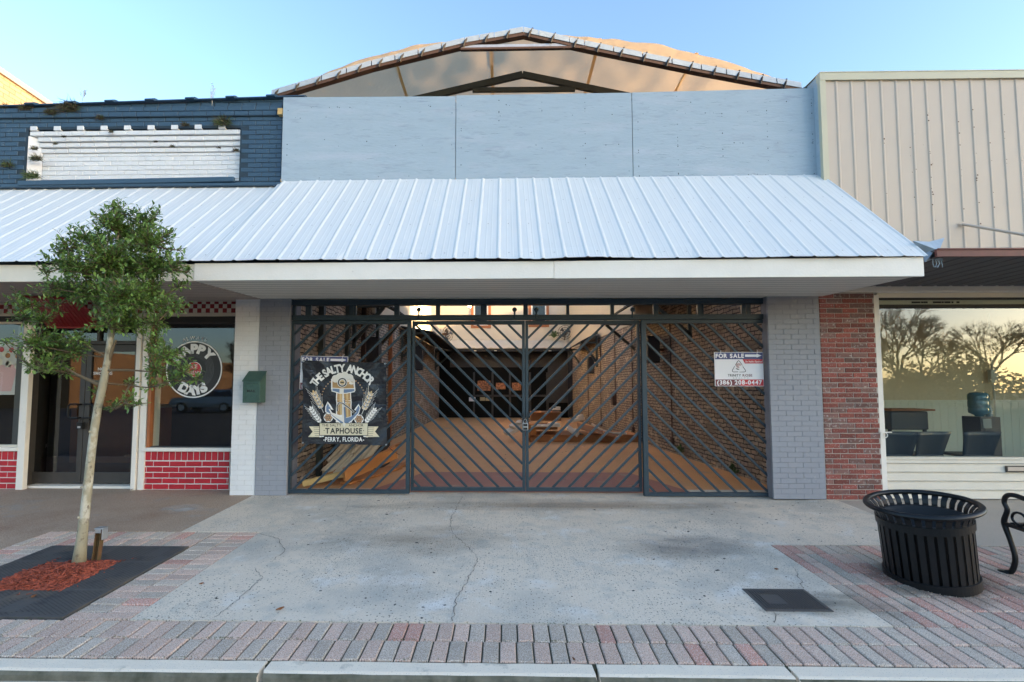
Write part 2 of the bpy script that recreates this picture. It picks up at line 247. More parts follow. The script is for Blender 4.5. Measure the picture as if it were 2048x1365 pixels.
# ------------------------------------------------------------------ mesh builder
W = {}
class MB:
    def __init__(s): s.v = []; s.f = []; s.m = []
    def add(s, vs, fs, mi=0):
        o = len(s.v); s.v += [Vector(p) for p in vs]; s.f += [tuple(i+o for i in f) for f in fs]; s.m += [mi]*len(fs); return s
    def box(s, x0, x1, y0, y1, z0, z1, mi=0):
        return s.add([(x0,y0,z0),(x1,y0,z0),(x1,y1,z0),(x0,y1,z0),(x0,y0,z1),(x1,y0,z1),(x1,y1,z1),(x0,y1,z1)],
            [(0,3,2,1),(4,5,6,7),(0,1,5,4),(1,2,6,5),(2,3,7,6),(3,0,4,7)], mi)
    def obox(s, c, size, mtx=None, mi=0):
        c = Vector(c); a, b, d = [q/2 for q in size]; mtx = mtx or Matrix.Identity(3)
        pts = [c + mtx @ Vector((x*a, y*b, z*d)) for z in (-1,1) for (x,y) in ((-1,-1),(1,-1),(1,1),(-1,1))]
        return s.add(pts, [(0,3,2,1),(4,5,6,7),(0,1,5,4),(1,2,6,5),(2,3,7,6),(3,0,4,7)], mi)
    def brick(s, x0, x1, z0, z1, y, d=.03, ch=.004, mi=0):      # front faces -Y
        j = lambda: random.uniform(-.0012, .0012)
        yf = y + random.uniform(-.0015, .0015)
        vs = [(x0,y+d,z0),(x1,y+d,z0),(x1,y+d,z1),(x0,y+d,z1),(x0,yf+ch,z0),(x1,yf+ch,z0),(x1,yf+ch,z1),(x0,yf+ch,z1),
              (x0+ch+j(),yf,z0+ch+j()),(x1-ch+j(),yf,z0+ch+j()),(x1-ch+j(),yf,z1-ch+j()),(x0+ch+j(),yf,z1-ch+j())]
        return s.add(vs, [(0,1,5,4),(1,2,6,5),(2,3,7,6),(3,0,4,7),(4,5,9,8),(5,6,10,9),(6,7,11,10),(7,4,8,11),(8,9,10,11)], mi)
    def tube(s, pts, rad, n=8, mi=0, cap=True):
        pts = [Vector(p) for p in pts]; rad = rad if isinstance(rad, (list, tuple)) else [rad]*len(pts)
        o = len(s.v); up = None
        for i, p in enumerate(pts):
            t = (pts[min(i+1, len(pts)-1)] - pts[max(i-1, 0)]).normalized()
            if up is None:
                up = Vector((0,0,1)) if abs(t.z) < .9 else Vector((1,0,0))
            a = (up - t*up.dot(t)).normalized(); up = a; b = t.cross(a)
            for k in range(n):
                th = 2*math.pi*k/n; s.v.append(p + (a*math.cos(th) + b*math.sin(th))*rad[i])
        for i in range(len(pts)-1):
            for k in range(n):
                s.f.append((o+i*n+k, o+i*n+(k+1)%n, o+(i+1)*n+(k+1)%n, o+(i+1)*n+k)); s.m.append(mi)
        if cap:
            s.f.append(tuple(o+k for k in range(n))[::-1]); s.m.append(mi)
            s.f.append(tuple(o+(len(pts)-1)*n+k for k in range(n))); s.m.append(mi)
        return s
    def bar(s, p, q, wdt, dpt, mi=0, up=(0,1,0)):
        p, q = Vector(p), Vector(q); t = (q-p); L = t.length; t.normalize(); u = Vector(up); u = (u - t*u.dot(t)).normalized(); v = t.cross(u)
        m = Matrix((v, u, t)).transposed(); return s.obox((p+q)/2, (wdt, dpt, L), m, mi)
    def lathe(s, prof, c=(0,0,0), n=32, mi=0, mtx=None):
        o = len(s.v); c = Vector(c); mtx = mtx or Matrix.Identity(3)
        for r, z in prof:
            for k in range(n):
                a = 2*math.pi*k/n; s.v.append(c + mtx @ Vector((r*math.cos(a), r*math.sin(a), z)))
        for i in range(len(prof)-1):
            for k in range(n):
                s.f.append((o+i*n+k, o+i*n+(k+1)%n, o+(i+1)*n+(k+1)%n, o+(i+1)*n+k)); s.m.append(mi)
        return s
    def prism(s, poly, fn, mi=0):      # poly: list of 2D points; fn(p, k) -> 3D for k=0,1
        n = len(poly); a = [fn(p, 0) for p in poly]; b = [fn(p, 1) for p in poly]
        s.add(a+b, [tuple(range(n))[::-1], tuple(range(n, 2*n))] + [(i, (i+1) % n, n+(i+1) % n, n+i) for i in range(n)], mi); return s
    def disc(s, c, r, nrm=(0,-1,0), n=16, mi=0):
        c = Vector(c); q = Vector(nrm).to_track_quat('Z', 'Y')
        return s.add([c + q @ Vector((r*math.cos(2*math.pi*k/n), r*math.sin(2*math.pi*k/n), 0)) for k in range(n)], [tuple(range(n))], mi)
    def sphere(s, c, r, mi=0, n=12, sq=(1,1,1)):
        prof = [(r*math.sin(math.pi*i/8)*1.0+1e-5, -r*math.cos(math.pi*i/8)) for i in range(9)]
        o = len(s.v); s.lathe(prof, (0,0,0), n, mi)
        for i in range(o, len(s.v)): s.v[i] = Vector(c) + Vector((s.v[i].x*sq[0], s.v[i].y*sq[1], s.v[i].z*sq[2]))
        return s
    def build(s, name, mats, parent=None, smooth=False, origin=None, bevel=0):
        mats = mats if isinstance(mats, (list, tuple)) else [mats]
        if parent is not None: o = W[parent]
        elif origin is not None: o = Vector(origin)
        else:
            xs = [p.x for p in s.v]; ys = [p.y for p in s.v]; zs = [p.z for p in s.v]
            o = Vector(((min(xs)+max(xs))/2, (min(ys)+max(ys))/2, min(zs)))
        me = bpy.data.meshes.new(name); me.from_pydata([p-o for p in s.v], [], s.f)
        for mm in mats: me.materials.append(M[mm] if isinstance(mm, str) else mm)
        me.polygons.foreach_set('material_index', s.m)
        if smooth: me.polygons.foreach_set('use_smooth', [True]*len(s.f))
        me.update(); ob = bpy.data.objects.new(name, me); COL.objects.link(ob)
        if parent is not None: ob.parent = parent
        else: ob.location = o
        W[ob] = o
        if smooth == 'auto':
            pass
        if bevel:
            b = ob.modifiers.new('bevel', 'BEVEL'); b.width = bevel; b.segments = 2; b.limit_method = 'ANGLE'
        return ob
def empty(name, label, cat, loc, group=None):
    o = bpy.data.objects.new(name, None); COL.objects.link(o); o.location = loc; W[o] = Vector(loc); o.empty_display_size = .1
    return tag(o, label, cat, group)
def tag(o, label, cat, group=None):
    o['label'] = label; o['category'] = cat
    if group: o['group'] = group
    return o
def struct(o): o['kind'] = 'structure'; return o
def lab(o, l): o['label'] = l; return o
def copy_tree(o, parent=None):
    c = o.copy(); COL.objects.link(c)
    if parent: c.parent = parent
    for ch in list(o.children): copy_tree(ch, c)
    return c

# flat shapes and lettering, in a local 2D frame (x right, y up), cap height 1
_gl = {}
def glyph(ch, bold=.0):
    k = (ch, bold)
    if k not in _gl:
        c = bpy.data.curves.new('t', 'FONT'); c.body = ch; c.size = 1; c.offset = bold; c.resolution_u = 4
        o = bpy.data.objects.new('t', c); COL.objects.link(o); dg = bpy.context.evaluated_depsgraph_get()
        me = bpy.data.meshes.new_from_object(o.evaluated_get(dg))
        vs = [(p.co.x, p.co.y) for p in me.vertices]; fs = [tuple(p.vertices) for p in me.polygons]
        bpy.data.objects.remove(o); bpy.data.meshes.remove(me); bpy.data.curves.remove(c)
        _gl[k] = (vs, fs)
    return _gl[k]
_H = None
def cap():
    global _H
    if _H is None:
        v, _ = glyph('H'); _H = max(p[1] for p in v)
    return _H
def line_chars(s, bold=0, track=.13):
    out = []; x = 0; h = cap()
    for ch in s:
        if ch == ' ': x += .55; continue
        v, f = glyph(ch, bold); x0 = min(p[0] for p in v); x1 = max(p[0] for p in v)
        out.append((x, (x1-x0)/h, [((p[0]-x0)/h, p[1]/h) for p in v], f)); x += (x1-x0)/h + track
    return out, x - track
def text2d(s, x, y, h, width=None, bold=0, track=.13, align='C', skew=0):
    ch, wd = line_chars(s, bold, track); sx = h if width is None else width/wd
    off = {'C': -wd*sx/2, 'L': 0, 'R': -wd*sx}[align]; res = []
    for cx, cw, v, f in ch: res.append(([(x+off+(cx+p[0])*sx+skew*p[1]*h, y+p[1]*h) for p in v], f))
    return res
def arc2d(s, cx, cy, rad, h, a0, a1, bold=0, bottom=False, track=.13, fat=1):   # degrees, clockwise from top
    ch, wd = line_chars(s, bold, track); res = []
    for x, cw, v, f in ch:
        t = (x+cw/2)/wd; a = R(a0 + (a1-a0)*t); o = []
        for p in v:
            lx = (p[0]-cw/2)*h*fat; ly = p[1]*h
            if not bottom:
                rr = rad + ly; o.append((cx + rr*math.sin(a) + lx*math.cos(a), cy + rr*math.cos(a) - lx*math.sin(a)))
            else:
                rr = rad - ly; o.append((cx + rr*math.sin(a) - lx*math.cos(a)*1, cy + rr*math.cos(a) + lx*math.sin(a)))
        res.append((o, f))
    return res
def ringpoly(cx, cy, r, n=28, sx=1, sy=1, rot=0): return [(cx+r*sx*math.cos(2*math.pi*i/n)*math.cos(rot)-r*sy*math.sin(2*math.pi*i/n)*math.sin(rot), cy+r*sx*math.cos(2*math.pi*i/n)*math.sin(rot)+r*sy*math.sin(2*math.pi*i/n)*math.cos(rot)) for i in range(n)]

def flat(mb, shapes, to3, layer, mi, maxlen=None):
    """shapes: list of (verts2d, faces) ; to3(x, y, layer) -> Vector"""
    for vs, fs in shapes:
        bm = bmesh.new(); bv = [bm.verts.new((p[0], p[1], 0)) for p in vs]
        for f in fs:
            try: bm.faces.new([bv[i] for i in f])
            except ValueError: pass
        bmesh.ops.triangulate(bm, faces=bm.faces[:])
        if maxlen:
            for _ in range(5):
                es = [e for e in bm.edges if e.calc_length() > maxlen]
                if not es: break
                bmesh.ops.subdivide_edges(bm, edges=es, cuts=1); bmesh.ops.triangulate(bm, faces=bm.faces[:])
        bm.verts.ensure_lookup_table(); bm.verts.index_update()
        mb.add([to3(v.co.x, v.co.y, layer) for v in bm.verts], [tuple(v.index for v in f.verts) for f in bm.faces], mi); bm.free()
def poly(pts): return (pts, [tuple(range(len(pts)))])
def ringband(cx, cy, r0, r1, n=48, a0=0, a1=360):
    vs = []; 
    for i in range(n+1):
        a = R(a0+(a1-a0)*i/n); vs += [(cx+r0*math.sin(a), cy+r0*math.cos(a)), (cx+r1*math.sin(a), cy+r1*math.cos(a))]
    return (vs, [(2*i, 2*i+1, 2*i+3, 2*i+2) for i in range(n)])
def stroke(pts, wd):
    vs = []; n = len(pts)
    for i, p in enumerate(pts):
        a = pts[max(i-1, 0)]; b = pts[min(i+1, n-1)]; dx, dy = b[0]-a[0], b[1]-a[1]; l = math.hypot(dx, dy) or 1
        ww = wd[i] if isinstance(wd, (list, tuple)) else wd
        vs += [(p[0]-dy/l*ww/2, p[1]+dx/l*ww/2), (p[0]+dy/l*ww/2, p[1]-dx/l*ww/2)]
    return (vs, [(2*i, 2*i+1, 2*i+3, 2*i+2) for i in range(n-1)])

# ================================================================== GROUND
def sheet(name, polyxy, dz, m, th=.06):
    mb = MB(); mb.prism(polyxy, lambda p, k: (p[0], p[1], gz(p[1]) + dz - (th if k == 0 else 0))); o = mb.build(name, m, origin=(0,0,0)); return struct(o)
mb = MB(); mb.box(-150, 150, -150, 2.755, -.5, -.275); struct(mb.build('road', 'asphalt', origin=(0,0,0)))
mb = MB(); mb.box(-150, 150, 2.72, 150, -.6, -.20); struct(mb.build('ground', 'conc_dark', origin=(0,0,0)))
sheet('concrete_slab', [(-2.555,3.325),(2.575,3.325),(2.575,4.81),(4.325,4.81),(4.325,6.55),(4.325,7.0),(-3.40,7.0),(-3.40,6.55),(-3.40,5.09),(-2.555,5.09)], 0, 'concrete')
sheet('aggregate_pavement', [(-4.79,5.10),(-3.405,5.10),(-3.405,6.55),(-3.405,7.6),(-12,7.6),(-12,6.55),(-12,3.33),(-4.79,3.33)], -.002, 'agg')
sheet('worn_pavement', [(4.33,4.815),(14,4.815),(14,6.55),(14,6.9),(4.33,6.9)], -.002, 'conc_dark')
# slab cracks: thin dark ribbons lying in the concrete
def crack(pxs, wd=.005):
    pts = [G(*p) for p in pxs]; out = []
    for a, b in zip(pts[:-1], pts[1:]):
        n = max(2, int((b-a).length/.035))
        for i in range(n):
            q = a.lerp(b, i/n); d = (b-a).normalized(); j = random.uniform(-.014, .014)
            out.append((q.x - d.y*j, q.y + d.x*j))
    out.append((pts[-1].x, pts[-1].y))
    return stroke(out, [wd*random.uniform(.35, 1.15) for _ in out])
mb = MB(); cr = [crack([(926,993),(901,1040),(905,1068),(947,1105),(955,1122),(914,1200),(905,1243)]), crack([(523,1068),(553,1078),(566,1092),(568,1105),(540,1125)]),
    crack([(508,1139),(524,1157),(505,1175),(470,1205),(428,1236)]), crack([(1545,1226),(1552,1235),(1548,1247)]), crack([(1585,1135),(1602,1165),(1608,1178)], .005), crack([(700,994),(690,1030)], .003)]
flat(mb, cr, lambda x, y, l: Vector((x, y, gz(y)+.004)), 0, 0); struct(mb.build('slab_cracks', 'dark', origin=(0,0,0)))
# pavers, every one its own brick, one sheet of paving
bed = MB()
bed.prism([(-8,2.86),(12,2.86),(12,4.81),(2.58,4.81),(2.58,3.32),(-2.56,3.32),(-2.56,5.085),(-4.79,5.085),(-4.79,3.32),(-8,3.32)], lambda p, k: (p[0], p[1], gz(p[1]) - (.012 if k else .06)), 0)
pick = lambda: random.choices((1, 2, 3), (.42, .38, .20))[0]
def paver(x0, x1, y0, y1, mi):
    g = .0045; ch = .006; dz = random.uniform(-.003, .0015); tl = random.uniform(-.002, .002)
    x0 += g; x1 -= g; y0 += g; y1 -= g
    z = lambda x, y, d: gz(y) + d + dz + tl*(x-x0)/(x1-x0)
    vs = [(x, y, z(x, y, -.05)) for x, y in ((x0,y0),(x1,y0),(x1,y1),(x0,y1))] + [(x, y, z(x, y, -ch)) for x, y in ((x0,y0),(x1,y0),(x1,y1),(x0,y1))] + \
         [(x, y, z(x, y, 0)) for x, y in ((x0+ch,y0+ch),(x1-ch,y0+ch),(x1-ch,y1-ch),(x0+ch,y1-ch))]
    bed.add(vs, [(0,1,5,4),(1,2,6,5),(2,3,7,6),(3,0,4,7),(4,5,9,8),(5,6,10,9),(6,7,11,10),(7,4,8,11),(8,9,10,11)], mi)
for row in range(2):
    x = -7.9 + random.uniform(0, .03)
    k = 0
    while x < 11.8:
        mi = (1 if (k + row) % 2 else 2) if random.random() < .72 else pick()
        paver(x, x+.1035, 2.90+row*.212, 2.90+(row+1)*.212, mi); x += .1035; k += 1
for c in range(2):                                              # two stretcher columns beside the slab
    y = 3.325
    while y < 5.08-.05: paver(-3.02+c*.231, -3.02+(c+1)*.231, y, y+.1035, random.choices((1,2,3), (.45,.42,.13))[0]); y += .1035
x = -4.79
while x < -3.05:
    for row in range(2): paver(x, x+.1035, 4.665+row*.208, 4.665+(row+1)*.208, random.choices((1,2,3), (.4,.5,.1))[0])
    x += .1035
y = 3.325
while y < 4.66: 
    for c in range(2): paver(-4.79+c*.21, -4.79+(c+1)*.21, y, y+.1035, pick())
    y += .1035
x = 2.58
while x < 9:
    for row in range(7): paver(x, x+.1035, 3.325+row*.2115, 3.325+(row+1)*.2115, random.choices((1,2,3), (.30,.42,.28))[0])
    x += .1035
struct(bed.build('paver_sidewalk', ['joint', 'pv1', 'pv2', 'pv3'], origin=(0,0,0)))
mb = MB()
for i in range(260):
    x = random.uniform(-2.4, 4.2); y = random.uniform(3.35, 6.4)
    if x > 2.5: y = random.uniform(4.9, 6.4)
    s_ = abs(random.gauss(0, .006))+.002; mb.obox((x, y, gz(y)+.001), (s_*random.uniform(1, 2.2), s_, .002), Matrix.Rotation(random.uniform(0, 3), 3, 'Z'))
o = mb.build('grit', 'dark', origin=(0,0,0)); tag(o, 'scattered dark grit and crumbs lying on the concrete slab', 'grit'); o['kind'] = 'stuff'
# moss tufts in joints
mb = MB()
for i in range(420):
    if random.random() < .6: x = random.gauss(random.choice([-2.6,-1.9,-.6,.4,-3.3,1.2,3.1,4.0]), .12); y = random.choice([3.112, 3.112, 3.325, 2.905]) + random.uniform(-.006,.006)
    else: x = random.uniform(-3.2, 3.6); y = random.choice([3.112, 3.322])
    for k in range(3):
        a = random.uniform(0, 6.28); l = random.uniform(.004, .013); z = gz(y)+.001
        mb.add([(x, y, z), (x+.003, y+.002, z), (x+math.cos(a)*l, y+math.sin(a)*l, z+l*.7)], [(0,1,2)])
o = mb.build('moss', 'moss', origin=(0,0,0)); tag(o, 'green moss tufts growing in the joints of the paving bricks', 'moss'); o['kind'] = 'stuff'
# curb: separate cast lengths with cracked joints
cuts = [-9, -1.375, .52, 1.62, 9]
mb = MB()
for a, b in zip(cuts[:-1], cuts[1:]):
    n = max(2, int((b-a)/.12)); a += .012; b -= .012
    if a > 0: pass
    prof = [(2.885,-.30),(2.885,-.139),(2.800,-.143),(2.782,-.150),(2.772,-.168),(2.765,-.30)]
    xs = [a+(b-a)*i/n for i in range(n+1)]
    o = len(mb.v)
    for i, x in enumerate(xs):
        for (yy, zz) in prof:
            mb.v.append(Vector((x + (random.uniform(-.006,.006) if i in (0, n) else 0), yy+random.uniform(-.002,.002), zz+random.uniform(-.0015,.0015))))
    m_ = len(prof)
    for i in range(n):
        for k in range(m_-1): mb.f.append((o+i*m_+k, o+(i+1)*m_+k, o+(i+1)*m_+k+1, o+i*m_+k+1)); mb.m.append(1 if k >= 3 else 0)
    mb.f.append(tuple(o+k for k in range(m_))); mb.m.append(0); mb.f.append(tuple(o+n*m_+k for k in range(m_))[::-1]); mb.m.append(0)
struct(mb.build('curb', ['curb', 'curb_face'], origin=(0,0,0)))
def stain(name, c, rx, ry, col, dens, seed):
    m = bpy.data.materials.new(name); m.use_nodes = True; t = m.node_tree; N = t.nodes; L = t.links; p = N['Principled BSDF']
    p.inputs['Base Color'].default_value = (*col, 1); p.inputs['Roughness'].default_value = .9
    tc = N.new('ShaderNodeTexCoord'); mp = N.new('ShaderNodeMapping'); mp.inputs['Scale'].default_value = (1/rx, 1/ry, 1); L.new(tc.outputs['Object'], mp.inputs[0])
    n = N.new('ShaderNodeTexNoise'); n.inputs['Scale'].default_value = 1.6; n.inputs['Detail'].default_value = 8; n.noise_dimensions = '4D'; n.inputs['W'].default_value = seed; L.new(mp.outputs[0], n.inputs['Vector'])
    ln = N.new('ShaderNodeVectorMath'); ln.operation = 'LENGTH'; L.new(mp.outputs[0], ln.inputs[0])
    a = N.new('ShaderNodeMath'); a.operation = 'MULTIPLY_ADD'; a.inputs[1].default_value = 1.8; L.new(n.outputs['Fac'], a.inputs[0])
    s = N.new('ShaderNodeMath'); s.operation = 'MULTIPLY'; s.inputs[1].default_value = -1.0; L.new(ln.outputs['Value'], s.inputs[0]); L.new(s.outputs[0], a.inputs[2])
    r = N.new('ShaderNodeMapRange'); r.inputs[1].default_value = .05; r.inputs[2].default_value = .85; r.inputs[4].default_value = dens; L.new(a.outputs[0], r.inputs[0]); L.new(r.outputs[0], p.inputs['Alpha'])
    mb = MB(); n_ = 28; h = .0025
    ring = [Vector((c[0]+rx*1.0*math.cos(2*math.pi*k/n_), c[1]+ry*1.0*math.sin(2*math.pi*k/n_), 0)) for k in range(n_)]
    for q in ring: q.z = gz(q.y)+h
    mb.add([Vector((c[0], c[1], gz(c[1])+h))]+ring, [(0, k+1, (k+1) % n_+1) for k in range(n_)]); o = mb.build(name, m, origin=(c[0], c[1], gz(c[1]))); return struct(o)
stain('slab_stain', (2.35, 3.62), .62, .28, (.10,.11,.10), .62, 1.0)
stain('slab_stain', (1.75, 4.7), .95, .45, (.15,.14,.14), .42, 4.0)
stain('slab_stain', (-.9, 4.9), 1.3, .5, (.22,.19,.15), .36, 7.0)
stain('slab_stain', (.6, 6.1), 2.6, .38, (.34,.27,.21), .45, 9.0)
stain('slab_stain', (-3.9, 5.9), .35, .22, (.62,.60,.56), .6, 11.0)
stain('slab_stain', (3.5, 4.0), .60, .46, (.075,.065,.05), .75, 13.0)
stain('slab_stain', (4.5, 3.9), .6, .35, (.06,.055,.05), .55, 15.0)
# cast iron cover set in the slab
t = empty('utility_cover', 'dark ribbed iron utility cover set in the concrete slab', 'cover', (2.07, 3.67, gz(3.67)))
x0, x1, y0, y1 = 1.84, 2.31, 3.51, 3.85
mb = MB()
for a in ((x0,x1,y0,y0+.016),(x0,x1,y1-.016,y1),(x0,x0+.016,y0+.016,y1-.016),(x1-.016,x1,y0+.016,y1-.016)):
    mb.prism([(a[0],a[2]),(a[1],a[2]),(a[1],a[3]),(a[0],a[3])], lambda p, k: (p[0], p[1], gz(p[1]) + (.006 if k else -.004)))
mb.build('frame', 'iron', t)
mb = MB(); mb.prism([(x0+.017,y0+.017),(x1-.017,y0+.017),(x1-.017,y1-.017),(x0+.017,y1-.017)], lambda p, k: (p[0], p[1], gz(p[1]) + (.003 if k else -.004)))
for i in range(22):
    x = x0+.03+i*.0195
    if .10 < i/22 < .45: ys = [(y0+.03, y0+.10), (y1-.09, y1-.03)]
    else: ys = [(y0+.03, y1-.03)]
    for ya, yb in ys: mb.prism([(x,ya),(x+.009,ya),(x+.009,yb),(x,yb)], lambda p, k: (p[0], p[1], gz(p[1]) + (.009 if k else .002)))
mb.build('lid', 'iron', t)
# litter: a few dead leaves and crumbs
leaf0 = None
spots = [(561,1221,.05,'dark curled leaf flat on the slab near its front edge'), (403,1170,.03,'small dark leaf on the slab beside the left pavers'), (1553,1141,.03,'brown leaf on the slab left of the iron cover'), (68,1196,.05,'orange brown leaf lying on the tree grate'),
    (1147,1322,.025,'dark seed on the paving by the curb'), (262,981,.07,'rust brown leaf in the corner of the shop doorway')]
for px, py, s, lb in spots:
    c = G(px, py) if py > 990 else FL(px, py)
    mb = MB(); a = random.uniform(0, 3.14); n = 10; pts = []
    for i in range(n):
        th = 2*math.pi*i/n; r_ = s*(.5+.5*abs(math.cos(th/1)))*random.uniform(.8, 1.1); x = math.cos(th)*r_*.7; y = math.sin(th)*r_*.38
        pts.append((c.x+x*math.cos(a)-y*math.sin(a), c.y+x*math.sin(a)+y*math.cos(a), c.z+.012+abs(math.sin(th))*s*.12))
    lift = .008 if 'grate' in lb else .004
    mb.add([(c.x, c.y, c.z+lift)] + pts, [(0, i+1, (i+1) % n+1) for i in range(n)]); tag(mb.build('fallen_leaf', 'leafdead'), lb, 'leaf', 'fallen leaves on the pavement')

# ================================================================== brick walls made brick by brick
def brickwall(mb, x0, x1, z0, z1, y, mi_pick, bw=.2, bh=.0677, joint=.008, d=.03, rough_edge=0, topf=None, ch=.004, skip=None):
    z = z0; row = 0
    while z < z1 - .01:
        zt = min(z+bh, z1); x = x0 - (bw/2 if row % 2 else 0)
        while x < x1-.005:
            a = max(x, x0); b = min(x+bw, x1)
            if b-a > .02 and not (skip and skip(a, b, z, zt)):
                zz = zt
                if topf: zz = min(zt, topf((a+b)/2))
                if zz - z > .012:
                    e = random.uniform(-rough_edge, rough_edge)
                    mb.brick(a+joint/2+e*.5, b-joint/2, z+joint/2+e*.4, zz-joint/2+e*.3, y, d, ch, mi_pick())
            x += bw
        z += bh; row += 1
YF = 6.52
# ================================================================== TAPHOUSE BUILDING
th = empty('brick_taphouse', 'grey painted brick storefront with plywood sign boards behind the black banner gate', 'building', (.6, 6.8, 0))
def pillar(x0, x1, y, par, m1, m2, name='pillar', z1=2.69, depth=.34, lb=None):
    mb = MB(); mb.box(x0+.003, x1-.003, y+.004, y+depth, 0, z1, 1); brickwall(mb, x0, x1, 0, z1, y, lambda: 0, joint=.0028, ch=.0022)
    o = mb.build(name, [m1, m2], par)
    if lb: lab(o, lb)
    return o
pillar(A(514.5,800,YF).x, A(577,800,YF).x, YF, th, 'greyb', 'greym', lb='left grey painted brick pillar')
YR = 6.44
pillar(A(1541,800,YR).x, A(1645,800,YR).x, YR, th, 'greyb', 'greym', lb='right grey painted brick pillar', depth=.16)
XL, XR = -3.115, 4.30
mb = MB(); mb.box(XL, XR, 6.50, 6.75, 2.695, 5.45); mb.build('header_wall', 'greym', th)
# dark return between gate and soffit
# plywood boards
YB = 6.43
edges = [A(564,280,YB).x, A(911.5,280,YB).x, A(1265,280,YB).x, A(1633,280,YB).x]
tops = [(A(565,195,YB).z, A(911,193,YB).z), (A(911,193,YB).z+.01, A(1265,186,YB).z), (A(1265,186,YB).z, A(1632,177,YB).z)]
zb = [A(563,363,YB).z, A(911,364,YB).z, A(1265,360,YB).z, A(1632,355.5,YB).z]
for i in range(3):
    xa, xb = edges[i]+.004, edges[i+1]-.004
    mb = MB(); yo = YB - .003*i
    mb.prism([(xa, zb[i]), (xb, zb[i+1]), (xb, tops[i][1]), (xa, tops[i][0])], lambda p, k: (p[0], yo + (0 if k else .014), p[1]))
    n0 = [26, 34, 60][i]
    for k in range(n0):
        if random.random() < .6: x = xa + random.choice([.03, .25, .5, .75, 1])*(xb-xa-.05); z = random.uniform(zb[i]+.05, tops[i][0]-.05)
        else: x = random.uniform(xa+.04, xb-.04); z = random.choice([zb[i]+.05, tops[i][0]-.15, tops[i][0]-.3, zb[i]+.5]) + random.uniform(-.01, .01)
        mb.disc((x, yo-.0015, z), random.uniform(.004, .008), n=7, mi=1)
    for k in range(10 + 8*i):
        x = random.uniform(xa+.1, xb-.3); z = random.uniform(zb[i]+.05, tops[i][0]-.05); l = random.uniform(.04, .22)
        pts = [(x+l*j/6, z+random.uniform(-.004,.004)) for j in range(7)]
        flat(mb, [stroke(pts, [.0005,.002,.003,.002,.003,.001,.0005])], lambda a, b, l_: Vector((a, yo-.0018, b)), 0, 2)
    mb.build('plywood_board', ['ply', 'dark', mat('plywood_scratch', (.13,.16,.20), .8) if i == 0 else bpy.data.materials['plywood_scratch']], th)
mb = MB(); a = A(560,228,6.49); mb.box(a.x-.01, a.x+.06, 6.435, 6.5, a.z-.04, a.z+.05); mb.box(XL+.02, XR, 6.432, 6.499, 4.30, 4.335); mb.build('board_batten', 'woody', th)

# ================================================================== AWNING
YD, ZD = 4.86, 2.79
aw = empty('metal_awning', 'long white ribbed metal awning with white fascia over both left storefronts', 'awning', (-1, 5.6, 2.58))
XA0, XA1 = -9.0, 4.29
def awn_top(x): return 4.30 + (x+3)*.004 if x > -3.1 else 4.262 + (x+3)*.004
def awn_low(x): return 2.775 + .012*(x+3)/7*1 + (.012*math.sin((x-.5)*3.0) if .3 < x < 1.55 else 0)
prof = []
x = XA0; P_ = .2286
while x < XA1:
    for dx, h in ((0, 0), (.018, .0095), (.030, .0095), (.050, 0), (.106, 0), (.113, .0013), (.120, .0013), (.127, 0), (.163, 0), (.170, .0013), (.177, .0013), (.184, 0)):
        if x+dx < XA1: prof.append((x+dx, h))
    x += P_
prof.append((XA1, 0))
mb = MB(); NS = 10; n = len(prof)
ytop = 6.41
for j in range(NS+1):
    t_ = j/NS
    for side in (0, 1):
        for (x, h) in prof:
            z = awn_low(x)*(1-t_) + awn_top(x)*t_ + .012*noise.noise((x*1.1, t_*2, 1)) + .004*noise.noise((x*4, t_*5, 7)); ty = ytop if x > -3.13 else 6.50
            y = YD*(1-t_) + ty*t_ - (.012*math.sin(int((x-XA0)/P_/4)*2.1) if j == 0 else 0)
            mb.v.append(Vector((x, y - h*.65, z + h*.75)) + (Vector((0, .0015, -.002)) if side else Vector()))
def vi(j, side, k): return (j*2+side)*n + k
for j in range(NS):
    for k in range(n-1):
        mb.f.append((vi(j,0,k), vi(j,0,k+1), vi(j+1,0,k+1), vi(j+1,0,k))); mb.m.append(0)
        mb.f.append((vi(j,1,k), vi(j+1,1,k), vi(j+1,1,k+1), vi(j,1,k+1))); mb.m.append(0)
for k in range(n-1): mb.f.append((vi(0,0,k), vi(0,1,k), vi(0,1,k+1), vi(0,0,k+1))); mb.m.append(0)
for k0 in (0, n-1):
    for j in range(NS): mb.f.append((vi(j,0,k0), vi(j+1,0,k0), vi(j+1,1,k0), vi(j,1,k0))); mb.m.append(0)
x = XA0 + .14
nrm = Vector((0, -.68, .73))
while x < XA1:
    for t_ in (.05, .36, .66, .96):
        z = awn_low(x)*(1-t_)+awn_top(x)*t_; y = YD*(1-t_)+ytop*t_
        if random.random() < .8: mb.disc(Vector((x+random.uniform(-.01,.01), y, z)) + nrm*.008, .008, nrm, 6, 1)
    x += P_
mb.build('roof_sheet', ['awning', 'screw'], aw)
YFa = 4.90
XS = A(388,545,YFa).x
zt, zb_ = 2.765, 2.583
mb = MB(); xj = A(1108,540,YFa).x
mb.prism([(XS+.004, zb_-.010),(xj-.002, zb_),(xj-.002, zt-.005),(XS+.004, zt-.01)], lambda p, k: (p[0], YFa+(0 if k else .03), p[1])); mb.build('fascia', 'white', aw)
mb = MB(); mb.prism([(xj+.002, zb_-.002),(XA1-.02, zb_+.005),(XA1-.02, zt+.02),(xj+.002, zt-.005)], lambda p, k: (p[0], YFa+(0 if k else .03), p[1])); mb.build('fascia', 'white', aw)
mb = MB(); mb.box(XA0, XS-.003, YFa+.012, YFa+.04, zb_-.01, zt-.015); lab(mb.build('fascia', 'cream', aw), 'left cream length of fascia over the ice cream shop')
